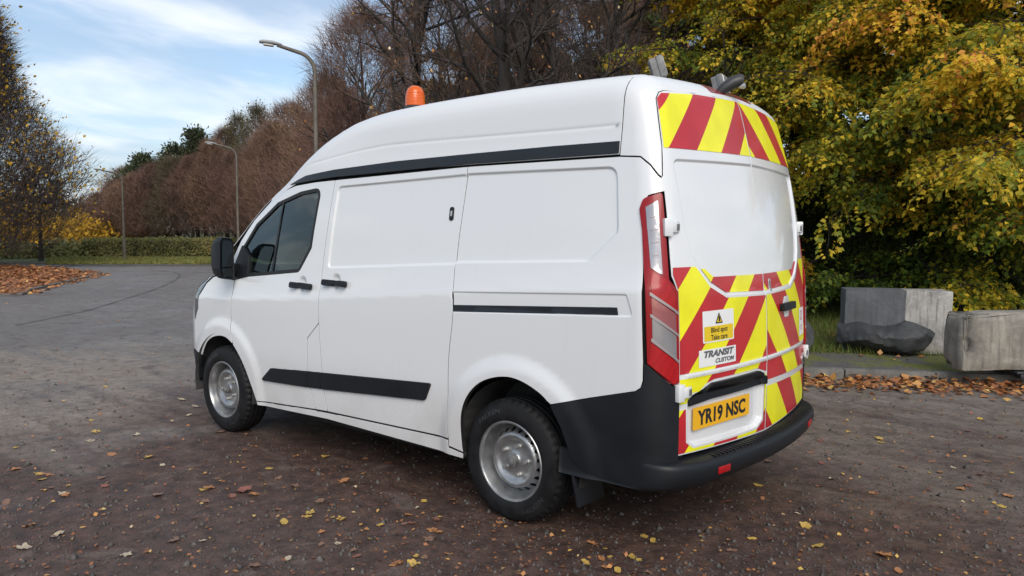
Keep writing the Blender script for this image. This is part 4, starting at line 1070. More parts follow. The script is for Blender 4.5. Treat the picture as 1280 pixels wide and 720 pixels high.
def grow(P, R, n, tr, ang, ln, up, wig, k, taper=.25, rscale=.6):
    """children of every polyline in P (N,m,3)"""
    N, m, _ = P.shape; idx = np.repeat(np.arange(N), n); t_ = rng.uniform(tr[0], tr[1], len(idx))*(m-1)
    i0 = np.minimum(t_.astype(int), m-2); fr = (t_-i0)[:,None]
    st = P[idx,i0]*(1-fr)+P[idx,i0+1]*fr; tan = unit(P[idx,i0+1]-P[idx,i0]); r0 = R[idx,i0]*(1-fr[:,0])+R[idx,i0+1]*fr[:,0]
    per = unit(np.cross(tan, rnd_unit(len(idx)))); a = np.radians(rng.uniform(ang[0], ang[1], len(idx)))[:,None]
    d = tan*np.cos(a)+per*np.sin(a); plen = np.linalg.norm(np.diff(P, axis=1), axis=2).sum(1)[idx]
    L = plen*rng.uniform(ln[0], ln[1], len(idx))*(1.15-.55*t_/(m-1))
    out = np.zeros((len(idx), k, 3)); out[:,0] = st
    for j in range(1, k):
        d = unit(d+np.array([0,0,up])+rng.normal(size=d.shape)*wig); out[:,j] = out[:,j-1]+d*(L/(k-1))[:,None]
    rb = np.minimum(r0*rscale, r0*.95); rad = rb[:,None]*np.linspace(1, taper, k)[None,:]; return out, rad
def add_leaves(name, P, D, tint, mat, parent, L=(.06,.09), ar=.6, flat=.8):
    n = len(P); N = unit(np.array([0,0,1.])*flat+rnd_unit(n)); Ls = rng.uniform(L[0], L[1], n)
    V, Fq = leaf_quads(P, unit(D), N, Ls, Ls*ar, .1, True); me = fastmesh(name, V, Fq); set_tint(me, np.repeat(tint, 4)); return lnk(name, me, mat, parent)
def bare_tree(name, loc, H, r0, spread, label, lev=(22,9,8,6), twig='twig_dark', up=.10, leaves=0, leaf_mat_='litter_leaf', lean=(0,0), ang=(40,75), low=.12, tw=.006, cat='tree', group=None, sides=8, leaf_size=(.05,.08), ltint=(.5,1)):
    root = tag(empty(name, loc), label, cat, group)
    k = 9; z = np.linspace(0, H*.88, k); tr_ = np.zeros((1,k,3)); tr_[0,:,2] = z
    tr_[0,1:,:2] = np.cumsum(rng.normal(size=(k-1,2))*H*.009, axis=0)+np.outer(np.linspace(0,1,k-1)**1.3, lean)
    rad = r0*np.linspace(1.15,.16,k)[None,:]; rad[0,0] *= 1.25
    P1, R1 = grow(tr_, rad, lev[0], (low,.98), ang, (spread*.75, spread*1.15), up, .12, 8, rscale=.55)
    P2, R2 = grow(P1, R1, lev[1], (.15,.98), (28,62), (.30,.52), up*.8, .16, 6, rscale=.6)
    P3, R3 = grow(P2, R2, lev[2], (.15,1.), (25,60), (.35,.62), up*.8, .18, 5, rscale=.65)
    R2 = np.maximum(R2, tw*.9); R3 = np.maximum(R3, tw*.55)
    V, Fq = merge([tubes(tr_, rad, sides), tubes(P1, np.maximum(R1, tw*1.6), 6), tubes(P2, R2, 4)])
    lnk('trunk', fastmesh('trunk', V, Fq, True), 'bark', root)
    parts = [tubes(P3, R3, 3)]
    n4 = len(P3)*lev[3]; P4, R4 = grow(P3, R3, lev[3], (.1,1.), (20,55), (.35,.65), up*.5, .15, 3)
    parts.append(blades(P4[:,0], P4[:,1]+ (P4[:,2]-P4[:,1])*.2, tw)); parts.append(blades(P4[:,1], P4[:,2], tw*.7))
    V, Fq = merge(parts); lnk('crown', quadmesh('crown', V, Fq), twig, root)
    if leaves:
        i = rng.integers(0, len(P4), leaves); p = P4[i,2]; D = unit(rnd_unit(leaves)+np.array([0,0,-1.2]))
        lsc = add_leaves('leaf_scatter', p, D, rng.uniform(ltint[0], ltint[1], leaves), leaf_mat_, root, leaf_size, .65, 0.); lsc['kind'] = 'stuff'
    return root
def thicket_tree(name, loc, H, rad, label, twig='twig_brown', n=5200, base=.10, w=.026, lm=None, nl=0, lt=(.0,1), ls=(.10,.16), shape=1.0, group=None):
    """a far tree whose crown reads as a haze of fine twigs"""
    root = tag(empty(name, loc), label, 'tree', group)
    n = int(n*2.1); w = w*.52
    k = 7; tr_ = np.zeros((1,k,3)); tr_[0,:,2] = np.linspace(0,H*.9,k); tr_[0,1:,:2] = np.cumsum(rng.normal(size=(k-1,2))*.06, axis=0)
    rd = np.linspace(.13,.015,k)[None,:]*H/6
    P1, R1 = grow(tr_, rd, 26, (.14,.95), (25,60), (.55*rad/H,.95*rad/H), .14, .10, 6)
    V, Fq = merge([tubes(tr_, rd, 6), tubes(P1, np.maximum(R1,.010), 4)]); lnk('trunk', fastmesh('trunk', V, Fq, True), 'bark', root)
    u = rng.uniform(size=n)**.8; z = base*H+(1-base)*H*u
    pr = rad*np.clip(np.sin(np.pi*np.clip(.16+.84*u**shape, 0, 1))**.62, .05, 1)*(1+.22*np.sin(rng.uniform(0,6.28)+7*u))
    lob = rng.uniform(0, 2*math.pi, 9); lz = rng.uniform(0,1,9)
    a = rng.uniform(0, 2*math.pi, n); bump_ = sum(.16*np.exp(-((np.angle(np.exp(1j*(a-q))))/.5)**2-((u-b)/.16)**2) for q, b in zip(lob, lz))
    r = pr*(.75+bump_*1.6)*np.sqrt(rng.uniform(.10,1,n))
    P = np.stack([r*np.cos(a), r*np.sin(a), z], 1)
    D = unit(np.stack([np.cos(a)*.55, np.sin(a)*.55, np.full(n,.75)], 1)+rng.normal(size=(n,3))*.45); L = rng.uniform(.30,.75,n)*H/6
    V, Fq = merge([blades(P, P+D*L[:,None], w*rng.uniform(.6,1.2,n)), blades(P+D*(L*.4)[:,None], P+D*(L*.4)[:,None]+unit(D+rng.normal(size=(n,3))*.5)*(L*.55)[:,None], w*.7)])
    lnk('crown', quadmesh('crown', V, Fq), twig, root)
    if lm:
        i = rng.integers(0, n, nl); add_leaves('foliage', P[i]+D[i]*L[i,None]*rng.uniform(.2,1,(nl,1)), D[i]+rnd_unit(nl)*.7, rng.uniform(lt[0], lt[1], nl), lm, root, ls, .7, .3)
    return root
def val_noise(P, seed, scale):
    """smooth value noise in numpy"""
    r = np.random.default_rng(seed); G = r.uniform(size=(24,24,24)); q = P/scale+100.37; i = np.floor(q).astype(int); f = q-i; f = f*f*(3-2*f); o = 0
    for dx_ in (0,1):
        for dy_ in (0,1):
            for dz_ in (0,1):
                o = o+G[(i[:,0]+dx_) % 24, (i[:,1]+dy_) % 24, (i[:,2]+dz_) % 24]*np.abs(1-dx_-f[:,0])*np.abs(1-dy_-f[:,1])*np.abs(1-dz_-f[:,2])
    return o
# leaf spray templates: a flat twig with two ranks of leaves
def spray(nl=34, L=.75, leaf=.062):
    t_ = np.linspace(.10,1,nl//2); P = []; D = []
    for s_ in (-1, 1):
        x = t_*L; y = s_*(.02+.16*np.sin(np.pi*t_*.92)*rng.uniform(.2,1,len(t_))); P.append(np.stack([x, y, -.10*t_**2*L+rng.normal(size=len(t_))*.012], 1))
        a = s_*np.radians(rng.uniform(30,75,len(t_))); D.append(np.stack([np.cos(a), np.sin(a), rng.uniform(-.5,.05,len(t_))], 1))
    return np.concatenate(P), unit(np.concatenate(D)), L
SPRAYS = [spray(34), spray(40,.85), spray(28,.6), spray(36,.7)]
def spray_mass(org, dirv, upv, scl, tint, leaf=(.050,.078), jit=.10, lite=False):
    """place leaf sprays; returns leaf arrays and stem tubes"""
    PP = []; DD = []; NN = []; TT = []; ST = []
    kind = rng.integers(0, len(SPRAYS), len(org))
    for q, (p, d, L) in enumerate(SPRAYS):
        m = kind == q
        if not m.any(): continue
        X = unit(dirv[m]); Y = unit(np.cross(upv[m], X)); Z = np.cross(X, Y); s_ = scl[m][:,None,None]
        W = org[m][:,None,:]+s_*(p[None,:,0:1]*X[:,None]+p[None,:,1:2]*Y[:,None]+p[None,:,2:3]*Z[:,None])
        DW = d[None,:,0:1]*X[:,None]+d[None,:,1:2]*Y[:,None]+d[None,:,2:3]*Z[:,None]
        n = W.shape[0]*W.shape[1]
        PP.append(W.reshape(-1,3)+rng.normal(size=(n,3))*.018); DD.append(unit(DW.reshape(-1,3)+rng.normal(size=(n,3))*.28))
        NN.append(unit(np.repeat(Z, p.shape[0], 0)+rng.normal(size=(n,3))*.55)); TT.append(np.repeat(tint[m], p.shape[0])+rng.normal(size=n)*jit)
        st = np.stack([org[m], org[m]+X*L*.5*scl[m][:,None], org[m]+X*L*.95*scl[m][:,None]-Z*.06], 1); ST.append(st)
    PP, DD, NN, TT = map(np.concatenate, (PP, DD, NN, TT)); Ls = rng.uniform(leaf[0], leaf[1], len(PP))
    return leaf_quads(PP, DD, NN, Ls, Ls*.66, .1 if lite else .25, lite)+(np.clip(TT,0,1),)+(np.concatenate(ST),)
def beech(name, loc, H, r0, label, face, limbs=34, per=42, reach=(3.2,5.2), low=.7, mat='beech_leaf', tint0=.32, leaf=(.050,.078), seed=1, fan=1.35, toff=.0):
    """leafy tree: limbs fan out around the direction 'face' (radians), each carrying flat leaf sprays"""
    root = tag(empty(name, loc), label, 'tree')
    k = 9; tr_ = np.zeros((1,k,3)); tr_[0,:,2] = np.linspace(0,H*.92,k); tr_[0,1:,:2] = np.cumsum(rng.normal(size=(k-1,2))*.10, axis=0)
    rd = r0*np.linspace(1.2,.15,k)[None,:]
    zs = low+(H*.93-low)*(np.arange(limbs)+rng.uniform(0,1,limbs))/limbs; az = face+rng.normal(size=limbs)*fan*.55; az = np.clip(az, face-fan*1.25, face+fan*1.25)
    Ln = rng.uniform(reach[0], reach[1], limbs)*(1.05-.45*np.clip(zs/H,0,1)**2)
    m = 8; P = np.zeros((limbs,m,3)); P[:,0,2] = zs; P[:,0,:2] = np.stack([np.interp(zs, tr_[0,:,2], tr_[0,:,q]) for q in (0,1)], 1)
    rise = rng.uniform(.10,.55,limbs)*np.clip(zs/3.0,.15,1); d = np.stack([np.cos(az), np.sin(az), rise], 1)
    for j in range(1,m):
        d = unit(d+np.array([0,0,-.085])+rng.normal(size=d.shape)*.07); P[:,j] = P[:,j-1]+d*(Ln/(m-1))[:,None]
    P[:,:,2] = np.maximum(P[:,:,2], low*.75)
    R1 = (.045*Ln/4)[:,None]*np.linspace(1,.12,m)[None,:]
    P2, R2 = grow(P, R1, 9, (.22,.95), (35,70), (.22,.42), -.03, .09, 5)
    # flatten side shoots into layers
    P2[:,:,2] = P2[:,:1,2]+(P2[:,:,2]-P2[:,:1,2])*.30-np.linspace(0,.16,P2.shape[1])[None,:]**1.2
    V, Fq = merge([tubes(tr_, rd, 9), tubes(P, R1, 6), tubes(P2, np.maximum(R2,.004), 4)]); lnk('trunk', fastmesh('trunk', V, Fq, True), 'bark', root)
    allP = np.concatenate([P[:,3:].reshape(-1,3), P2[:,1:].reshape(-1,3)]); allT = np.concatenate([unit(np.gradient(P,axis=1))[:,3:].reshape(-1,3), unit(np.gradient(P2,axis=1))[:,1:].reshape(-1,3)])
    n = limbs*per; i = rng.integers(0, len(allP), n); o_ = allP[i]+rng.normal(size=(n,3))*[.11,.11,.045]; tan = allT[i]
    lid = np.concatenate([np.repeat(np.arange(limbs), P.shape[1]-3), np.repeat(np.repeat(np.arange(limbs),9), P2.shape[1]-1)])[i]; loff = rng.normal(size=limbs)[lid]*.13
    side = unit(np.cross(tan, [0,0,1.]))*rng.choice([-1,1], n)[:,None]; a = np.radians(rng.uniform(10,70,n))[:,None]
    dv = unit(tan*np.cos(a)+side*np.sin(a)+np.array([0,0,-.40])+rng.normal(size=(n,3))*.12); upv = unit(np.array([0,0,1.])+rng.normal(size=(n,3))*.30)
    out = np.hypot(o_[:,0], o_[:,1])/max(reach)                     # outermost shoots turn first
    tn = tint0+toff+loff+.50*(val_noise(o_+np.array(loc), seed, 1.15)-.5)+.34*(val_noise(o_+np.array(loc), seed+5, .45)-.5)+.42*np.clip(out-.45,0,1)+.060*(np.clip(o_[:,2],0,6)-3)
    V, Fq, T_, ST = spray_mass(o_, dv, upv, rng.uniform(.6,1.05,n), tn, leaf, .15, mat == 'dark_leaf')
    me = fastmesh('crown', V, Fq); set_tint(me, np.repeat(T_, 4 if mat == 'dark_leaf' else 6)); lnk('crown', me, mat, root)
    V, Fq = tubes(ST, np.tile([.0035,.0028,.0015],(len(ST),1)), 3); (lnk('twigs', fastmesh('twigs', V, Fq), 'twig_dark', root) if mat != 'dark_leaf' else None)
    return root
def leaf_shell(n, fn, leaf, mat, parent, name, tint, out=.8):
    """leaves scattered over a clipped hedge: fn(n) -> points, outward normals"""
    P, N = fn(n); D = unit(rnd_unit(n)+np.array([0,0,-.2])); Ls = rng.uniform(leaf[0], leaf[1], n)
    V, Fq = leaf_quads(P, D, unit(N*out+rnd_unit(n)*.8), Ls, Ls*.66, .1, True); me = fastmesh(name, V, Fq); set_tint(me, np.repeat(np.clip(tint(P),0,1),4)); return lnk(name, me, mat, parent)
# ---------------------------------------------------------------- ground, road, verge
def sheet(name, poly, z, mat, kind='structure'):
    o = lnk(name, pymesh(name, [(x, y, z) for x, y in poly], [list(range(len(poly)))]), mat)
    b = bmesh.new(); b.from_mesh(o.data); bmesh.ops.triangulate(b, faces=b.faces, ngon_method='EAR_CLIP'); bmesh.ops.recalc_face_normals(b, faces=b.faces)
    if b.faces and sum(f.normal.z for f in b.faces) < 0: bmesh.ops.reverse_faces(b, faces=b.faces)
    b.to_mesh(o.data); b.free()
    if kind: o['kind'] = kind
    return o
sheet('ground', [(-700,-700),(700,-700),(700,700),(-700,700)], 0, 'soil')
KERB = smooth_line([(-20,-16.5),(-12,-11.7),(-4,-6.85),(-1.65,-5.41),(.19,-4.29),(1.5,-3.75),(4,-3.9),(8,-5.4),(15,-8.6),(22,-11.6),(27.5,-13.6),(30.5,-13.4),(33,-11.2),(34.6,-8.9),(36.2,-6.4),(39,-1.5),(43,6),(52,20),(70,45)], 6)
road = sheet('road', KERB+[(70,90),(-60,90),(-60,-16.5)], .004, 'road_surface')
KN = np.array(KERB); kt = np.gradient(KN, axis=0); kt /= np.linalg.norm(kt,axis=1)[:,None]; kn = np.stack([kt[:,1], -kt[:,0]], 1)   # away from the road
off = lambda d: [tuple(p) for p in KN+kn*d]
VZ = .105
verge = sheet('grass_verge', off(.125)+[(120,45),(120,-160),(-20,-160)], VZ, 'grass_turf')
i0 = [i for i, p in enumerate(KERB) if -14 < p[0] < 2.2]; a0, a1 = i0[0], i0[-1]
path = sheet('footpath', off(.125)[a0:a1+1]+off(1.25)[a0:a1+1][::-1], VZ+.004, 'mossy_path')
# kerb stones, one by one near, joined far away
kroot = tag(empty('kerb', (0,0,0)), kind='structure')
seglen = np.concatenate([[0], np.cumsum(np.linalg.norm(np.diff(KN,axis=0),axis=1))])
def kpt(s_): return np.array([np.interp(s_, seglen, KN[:,0]), np.interp(s_, seglen, KN[:,1])])
kb = MB(); kb.box((0,0,0), (.905,.125,.24), .012); ko = kb.build('kerb_stone', 'kerb_concrete'); kme = ko.data; bpy.data.objects.remove(ko)
far_k = MB(); s_ = seglen[a0]
while s_ < seglen[-20]:
    p = kpt(s_+.4575); q = kpt(s_+.46+.1)-p; a = math.atan2(q[1], q[0]); nrm_ = np.array([q[1], -q[0]])/np.hypot(*q)
    c_ = p+nrm_*.0625
    if np.hypot(c_[0]-CAM[0], c_[1]-CAM[1]) < 16:
        o = bpy.data.objects.new('kerb_stone', kme); col.objects.link(o); o.parent = kroot
        o.location = (c_[0], c_[1], -.004+rng.normal()*.003); o.rotation_euler = (rng.normal()*.008, rng.normal()*.006, a+rng.normal()*.006)
    else: far_k.box((c_[0], c_[1], -.006), (.91,.125,.23), 0, Matrix.Rotation(a,3,'Z'))
    s_ += .915
fk = far_k.build('kerb_run', 'kerb_concrete', kroot); fk['kind'] = 'stuff'
# leaf-strewn island on the left
ISL = [tuple(at_ground(*p)[:2]) for p in ((-260,372),(0,371),(36,364),(69,356.5),(100,349.5),(118,345),(126,342),(118,340.3),(103,339.5),(69,336),(30,334.2),(0,333.6),(-60,334))]
ISL = smooth_line(ISL+[ISL[0]], 4)[:-1]
t = NT('leafy_turf'); o = t.obj(); n1 = t.noise(o, .55, 6, .65); n2 = t.noise(o, 16, 6, .75); n3 = t.noise(o, 5, 5, .7)
c = t.mix(t.rng(n2, .3, .7), (.10,.045,.022), (.30,.120,.045)); c = t.mix(t.rng(n3, .55, .75, 0, .6), c, (.060,.065,.020))
t.bsdf(Base_Color=c, Roughness=.9, Normal=t.bump(n2, .9, .03))
sheet('traffic_island', ISL, .05, 'leafy_turf')
IC = np.array(ISL).mean(0)
# a ragged line of turf and edging round the island
eb = MB()
for i in range(len(ISL)):
    p, q = np.array(ISL[i]), np.array(ISL[(i+1) % len(ISL)])
    L_ = np.linalg.norm(q-p); a = math.atan2(*(q-p)[::-1]); m_ = (p+q)/2
    if L_ > .05: eb.box((m_[0], m_[1], .018), (L_+.02,.11,.085), .01, Matrix.Rotation(a,3,'Z'), 1)
eb.build('island_kerb', 'kerb_concrete')['kind'] = 'structure'
# tar joint across the road
TJ = smooth_line([tuple(at_ground(*p)[:2]) for p in ((20,407),(60,399),(111,388),(155,374.5),(194,362),(214,353),(224,346),(219,341),(190,338.5))], 6); TA = np.array(TJ)
tt = np.gradient(TA, axis=0); tt /= np.linalg.norm(tt,axis=1)[:,None]; tn_ = np.stack([-tt[:,1], tt[:,0]], 1); wv_ = .028+.016*np.sin(np.arange(len(TA))*1.7)
V = np.concatenate([np.c_[TA+tn_*wv_[:,None], np.full(len(TA),.008)], np.c_[TA-tn_*wv_[:,None], np.full(len(TA),.008)]]); nT = len(TA)
lnk('tar_joint', pymesh('tar_joint', V, [(i, i+1, nT+i+1, nT+i) for i in range(nT-1)]), 'tar', road)
# ---------------------------------------------------------------- blocks and boulders
def rough_block(name, size, mat, loc, rz, label, chip=0., rx=0., bev=.02, seed=0, cuts=5):
    b = bmesh.new(); bmesh.ops.create_cube(b, size=1); bmesh.ops.scale(b, vec=size, verts=b.verts)
    bmesh.ops.bevel(b, geom=b.edges[:], offset=bev, segments=2, profile=.6, affect='EDGES')
    bmesh.ops.subdivide_edges(b, edges=b.edges[:], cuts=cuts, use_grid_fill=True)
    P = np.array([v.co[:] for v in b.verts]); N = np.array([v.normal[:] for v in b.verts])
    h_ = np.array(size)/2; prox = np.sort(h_[None,:]-np.abs(P), axis=1)[:,1]; edge = np.exp(-(np.maximum(prox,0)/.06)**2)
    nz = val_noise(P, 40+seed, .11)-.5; nz2 = val_noise(P, 60+seed, .035)-.5
    D = nz*.006+nz2*.004-edge*chip*np.clip(nz*2.2+.15,0,1)*1.0
    P = P+N*D[:,None]
    for v, p in zip(b.verts, P): v.co = p
    for f in b.faces: f.smooth = True
    me = bpy.data.meshes.new(name); b.to_mesh(me); b.free(); o = lnk(name, me, mat)
    o.location = (loc[0], loc[1], loc[2]+size[2]/2); o.rotation_euler = (rx, 0, rz); return tag(o, label, 'concrete block')
gA = at_ground(1057,361.5,.875); gB = at_ground(1192,364.5,.875); e = (gB-gA)[:2]; Lb = np.hypot(*e); rz = math.atan2(e[1], e[0]); nb = np.array([e[1], -e[0]])/Lb
if nb@(gA[:2]-CAM[:2]) < 0: nb = -nb
cB = (gA+gB)[:2]/2+nb*.22
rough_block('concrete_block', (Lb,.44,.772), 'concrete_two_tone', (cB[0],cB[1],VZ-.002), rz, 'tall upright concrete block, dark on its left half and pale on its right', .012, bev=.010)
gC = at_ground(1207,391,.78); gD = at_ground(1290,391.3,.78); e = (gD-gC)[:2]; e /= np.hypot(*e); Lc = 2.1; nb = np.array([e[1], -e[0]])
if nb@(gC[:2]-CAM[:2]) < 0: nb = -nb
cC = gC[:2]+e*Lc/2+nb*.20; rz2 = math.atan2(e[1], e[0])
rough_block('concrete_block', (Lc,.38,.60), 'concrete_block', (cC[0],cC[1],VZ+.075), rz2, 'low weathered concrete block with a broken end, raised on a black pallet', .075, bev=.03, seed=3, cuts=7)
pm = tag(empty('plastic_pallet', (gC[0]+e[0]*1.02, gC[1]+e[1]*1.02, VZ), rz2), 'black plastic pallet crushed under the low concrete block', 'pallet')
# local x runs along the block, local -y or +y towards the viewer
sgn_ = 1 if (np.array([-math.sin(rz2), math.cos(rz2)])@nb) > 0 else -1
MB().box((.15,sgn_*.30,.064), (1.25,.62,.022), .004).build('deck', 'pallet_black', pm)
for x_ in (-.36,.15,.66):
    for y_ in (.06,.30,.54): MB().box((x_,sgn_*y_,.027), (.14,.12,.052), .006).build('foot', 'pallet_black', pm)
# packing stone under the left end
def boulder(name, loc, size, rz, label, seed, prof, sub=5):
    b = bmesh.new(); bmesh.ops.create_icosphere(b, subdivisions=sub, radius=1); P = np.array([v.co[:] for v in b.verts]); r = np.random.default_rng(seed)
    for _ in range(16):                                   # cut faces give planes and ridges
        n_ = unit(r.normal(size=3)*[1,1,.9]); d_ = r.uniform(.62,.92); s_ = P@n_; P = P-np.outer(np.maximum(s_-d_,0)*.93, n_)
    P[:,2] += prof(P[:,0], P[:,1])*np.clip(P[:,2]+.3,0,1)
    P = P*(1+.06*(val_noise(P, seed+2, .35)-.5)[:,None]+.022*(val_noise(P, seed+3, .10)-.5)[:,None])
    P = P*np.array(size)/2; P[:,2] -= np.quantile(P[:,2],.02)
    for v, p in zip(b.verts, P): v.co = p
    for f in b.faces: f.smooth = True
    for e_ in b.edges:
        if len(e_.link_faces) == 2 and e_.calc_face_angle(0) > .42: e_.smooth = False
    me = bpy.data.meshes.new(name); b.to_mesh(me); b.free(); o = lnk(name, me, 'dark_rock'); o.location = loc; o.rotation_euler.z = rz; return tag(o, label, 'boulder')
gb = at_ground(1102,447,VZ); va = math.atan2(*(aim(1102)[::-1]))-math.pi/2    # local x to the viewer's right
def slab_boulder(loc, rz, label):
    """low wedge of rock: stations along x with foot, ridge and depth"""
    st = np.array([(-.68,.17,.24,.10),(-.66,.09,.33,.30),(-.60,.03,.375,.50),(-.48,.0,.39,.66),(-.30,-.03,.385,.74),(-.12,-.04,.370,.78),(.03,-.04,.355,.78),(.14,-.03,.375,.74),(.24,.0,.43,.66),(.315,.03,.475,.58),(.37,.05,.47,.52),(.46,.085,.405,.44),(.56,.12,.325,.34),(.64,.165,.265,.20),(.68,.20,.24,.06)])
    xs = np.linspace(-.68,.68,72); zl, zh, dp = (np.interp(xs, st[:,0], st[:,k]) for k in (1,2,3)); na_ = 40; V = []
    sec = [(-.50,.46),(-.38,.12),(-.20,0),(.25,0),(.5,.3),(.48,.7),(.2,.97),(-.12,1.0),(-.30,.86),(-.46,.62)]
    sl_ = np.concatenate([[0],np.cumsum([math.dist(sec[i],sec[(i+1)%10]) for i in range(10)])]); sx = np.array([p[0] for p in sec]+[sec[0][0]]); sz = np.array([p[1] for p in sec]+[sec[0][1]])
    u = np.linspace(0,sl_[-1],na_+1)[:-1]; ux, uz = np.interp(u,sl_,sx), np.interp(u,sl_,sz)
    for x, l_, h_, d_ in zip(xs,zl,zh,dp):
        for a_, c_ in zip(ux,uz): V.append((x, a_*d_, l_+(h_-l_)*c_))
    V = np.array(V)*[1.0,.90,.97]; n_ = len(xs); rr0 = np.random.default_rng(5); cen = np.array([0,0,.19])
    for _ in range(26):
        n0 = unit(rr0.normal(size=3)*[.8,1.2,1.2]); s0 = (V-cen)@n0; d0 = np.quantile(s0, rr0.uniform(.88,.97)); V = V-np.outer(np.maximum(s0-d0,0)*.92, n0)
    V += (np.stack([val_noise(V+k*7.7,31+k,.16) for k in range(3)],1)-.5)*.030+(np.stack([val_noise(V+k*3.3,51+k,.05) for k in range(3)],1)-.5)*.020
    Fs = [(i*na_+j, i*na_+(j+1)%na_, (i+1)*na_+(j+1)%na_, (i+1)*na_+j) for i in range(n_-1) for j in range(na_)]+[tuple(range(na_)), tuple((n_-1)*na_+j for j in range(na_))]
    q = MB(); q.bm.free(); q.bm = bmesh.new(); me = pymesh('b', V, Fs); q.bm.from_mesh(me); bpy.data.meshes.remove(me)
    o = q.build('boulder', 'dark_rock', None, True, 28); o.location = loc; o.rotation_euler.z = rz; return tag(o, label, 'boulder')
slab_boulder((gb[0]+aim(1106)[0]*.33, gb[1]+aim(1106)[1]*.33, VZ), va, 'low dark boulder lying in front of the tall concrete block')
gb2 = at_ground(996,447,VZ)
boulder('boulder', (gb2[0]+aim(1000)[0]*.4, gb2[1]+aim(1000)[1]*.4, VZ-.04), (.40,.5,.52), va, 'dark rounded boulder mostly hidden behind the right rear door of the van', 21, lambda x, y: 0*x)
# ---------------------------------------------------------------- lamp columns
def lamp(px, dist, H, arm, label, r=.055):
    p = at_dist(px, dist, .05); left = -np.array([-aim(px)[1], aim(px)[0]]); left = np.array([-aim(px)[1], aim(px)[0]])
    root = tag(empty('street_lamp', tuple(p)), label, 'street lamp', 'lamp columns along the road')
    m_ = MB(); m_.tube([(0,0,0),(0,0,1.0),(0,0,1.02)], [r*1.35,r*1.35,r], 12)
    b0 = H-.55; pts = [(0,0,1.0),(0,0,b0*.6),(0,0,b0)]; rd = [r,r*.82,r*.72]
    for a in np.linspace(12,80,7): 
        a = math.radians(a); q = .38*(1-math.cos(a)); pts.append((left[0]*q, left[1]*q, b0+.38*math.sin(a))); rd.append(r*.66)
    e_ = pts[-1]; pts.append((left[0]*(arm-.25), left[1]*(arm-.25), e_[2]+.10)); rd.append(r*.55); m_.tube(pts, rd, 12)
    m_.build('column', 'lamp_column', root)
    h_ = MB(); az = math.atan2(left[1], left[0]); M3 = Matrix.Rotation(az,3,'Z') @ Matrix.Rotation(math.radians(-5),3,'Y')
    z1 = e_[2]+.11
    rows = []
    for (x, w_, hh, dz) in ((-.04,.04,.035,0),(.04,.06,.05,.007),(.13,.08,.07,.009),(.29,.08,.066,.006),(.36,.055,.045,0)):
        ring = [(-w_,0),(-w_*.8,hh*.5),(0,hh*.62),(w_*.8,hh*.5),(w_,0),(w_*.8,-hh*.3),(-w_*.8,-hh*.3)]
        rows.append([h_.bm.verts.new(Vector((left[0]*(arm-.30), left[1]*(arm-.30), z1))+M3 @ Vector((x, y_, z_+dz))) for y_, z_ in ring])
    for A, B in zip(rows, rows[1:]):
        for k_ in range(7): h_.bm.faces.new((A[k_], A[(k_+1) % 7], B[(k_+1) % 7], B[k_]))
    h_.bm.faces.new(rows[0]); h_.bm.faces.new(rows[-1])
    hd = h_.build('lantern', 'lamp_head', root)
    c_ = Vector((left[0]*(arm-.10), left[1]*(arm-.10), z1-.018)); MB().box(c_, (.18,.11,.03), .010, M3).build('diffuser', 'lamp_glass', hd)
lamp(397, 15.2, 4.98, .92, 'tall street lamp standing nearest behind the cab roof')
lamp(298, 31, 4.72, 1.02, 'middle street lamp rising behind the door mirror')
lamp(155, 40.5, 4.25, 1.08, 'farthest street lamp in front of the clipped green hedge')
# ---------------------------------------------------------------- trees and hedges
cam_face = lambda px: math.atan2(*(-aim(px))[::-1])        # azimuth pointing back at the viewer
def P3(px, d, z=VZ): return tuple(at_dist(px, d, z))
# golden-green beeches on the right
beech('beech_tree', P3(1120,17.0), 8.2, .17, 'big beech with green and golden leaves overhanging the tall concrete block', cam_face(1120), 50, 58, (3.4,4.8), .95, seed=3, toff=.09, leaf=(.045,.110))
beech('beech_tree', P3(915,17.6), 8.4, .15, 'yellow-green beech rising directly behind the rear of the van roof', cam_face(915), 38, 52, (2.8,4.3), 1.6, seed=9, toff=.10, leaf=(.045,.110))
beech('beech_tree', P3(1330,14.6), 8.0, .16, 'leafy beech reaching in from the right edge above the low concrete block', cam_face(1290), 38, 54, (2.8,4.0), 2.3, seed=15, toff=.11, leaf=(.045,.110))
for px, d, H, lb in ((850,25,10,'dark evergreen tree seen between the bare tree and the golden beeches'),(960,24,11,'dark evergreen tree standing behind the yellow-green beech'),
                     (1090,24,11,'dark evergreen tree standing behind the big golden beech'),(1230,23,11,'dark evergreen tree in shade towards the right edge'),(1360,22,11,'dark evergreen tree beyond the right edge beech')):
    beech('evergreen_tree', P3(px,d), H, .18, lb, cam_face(px), 44, 25, (2.6,4.0), .4, 'dark_leaf', .30, (.18,.30), seed=px, fan=1.6)
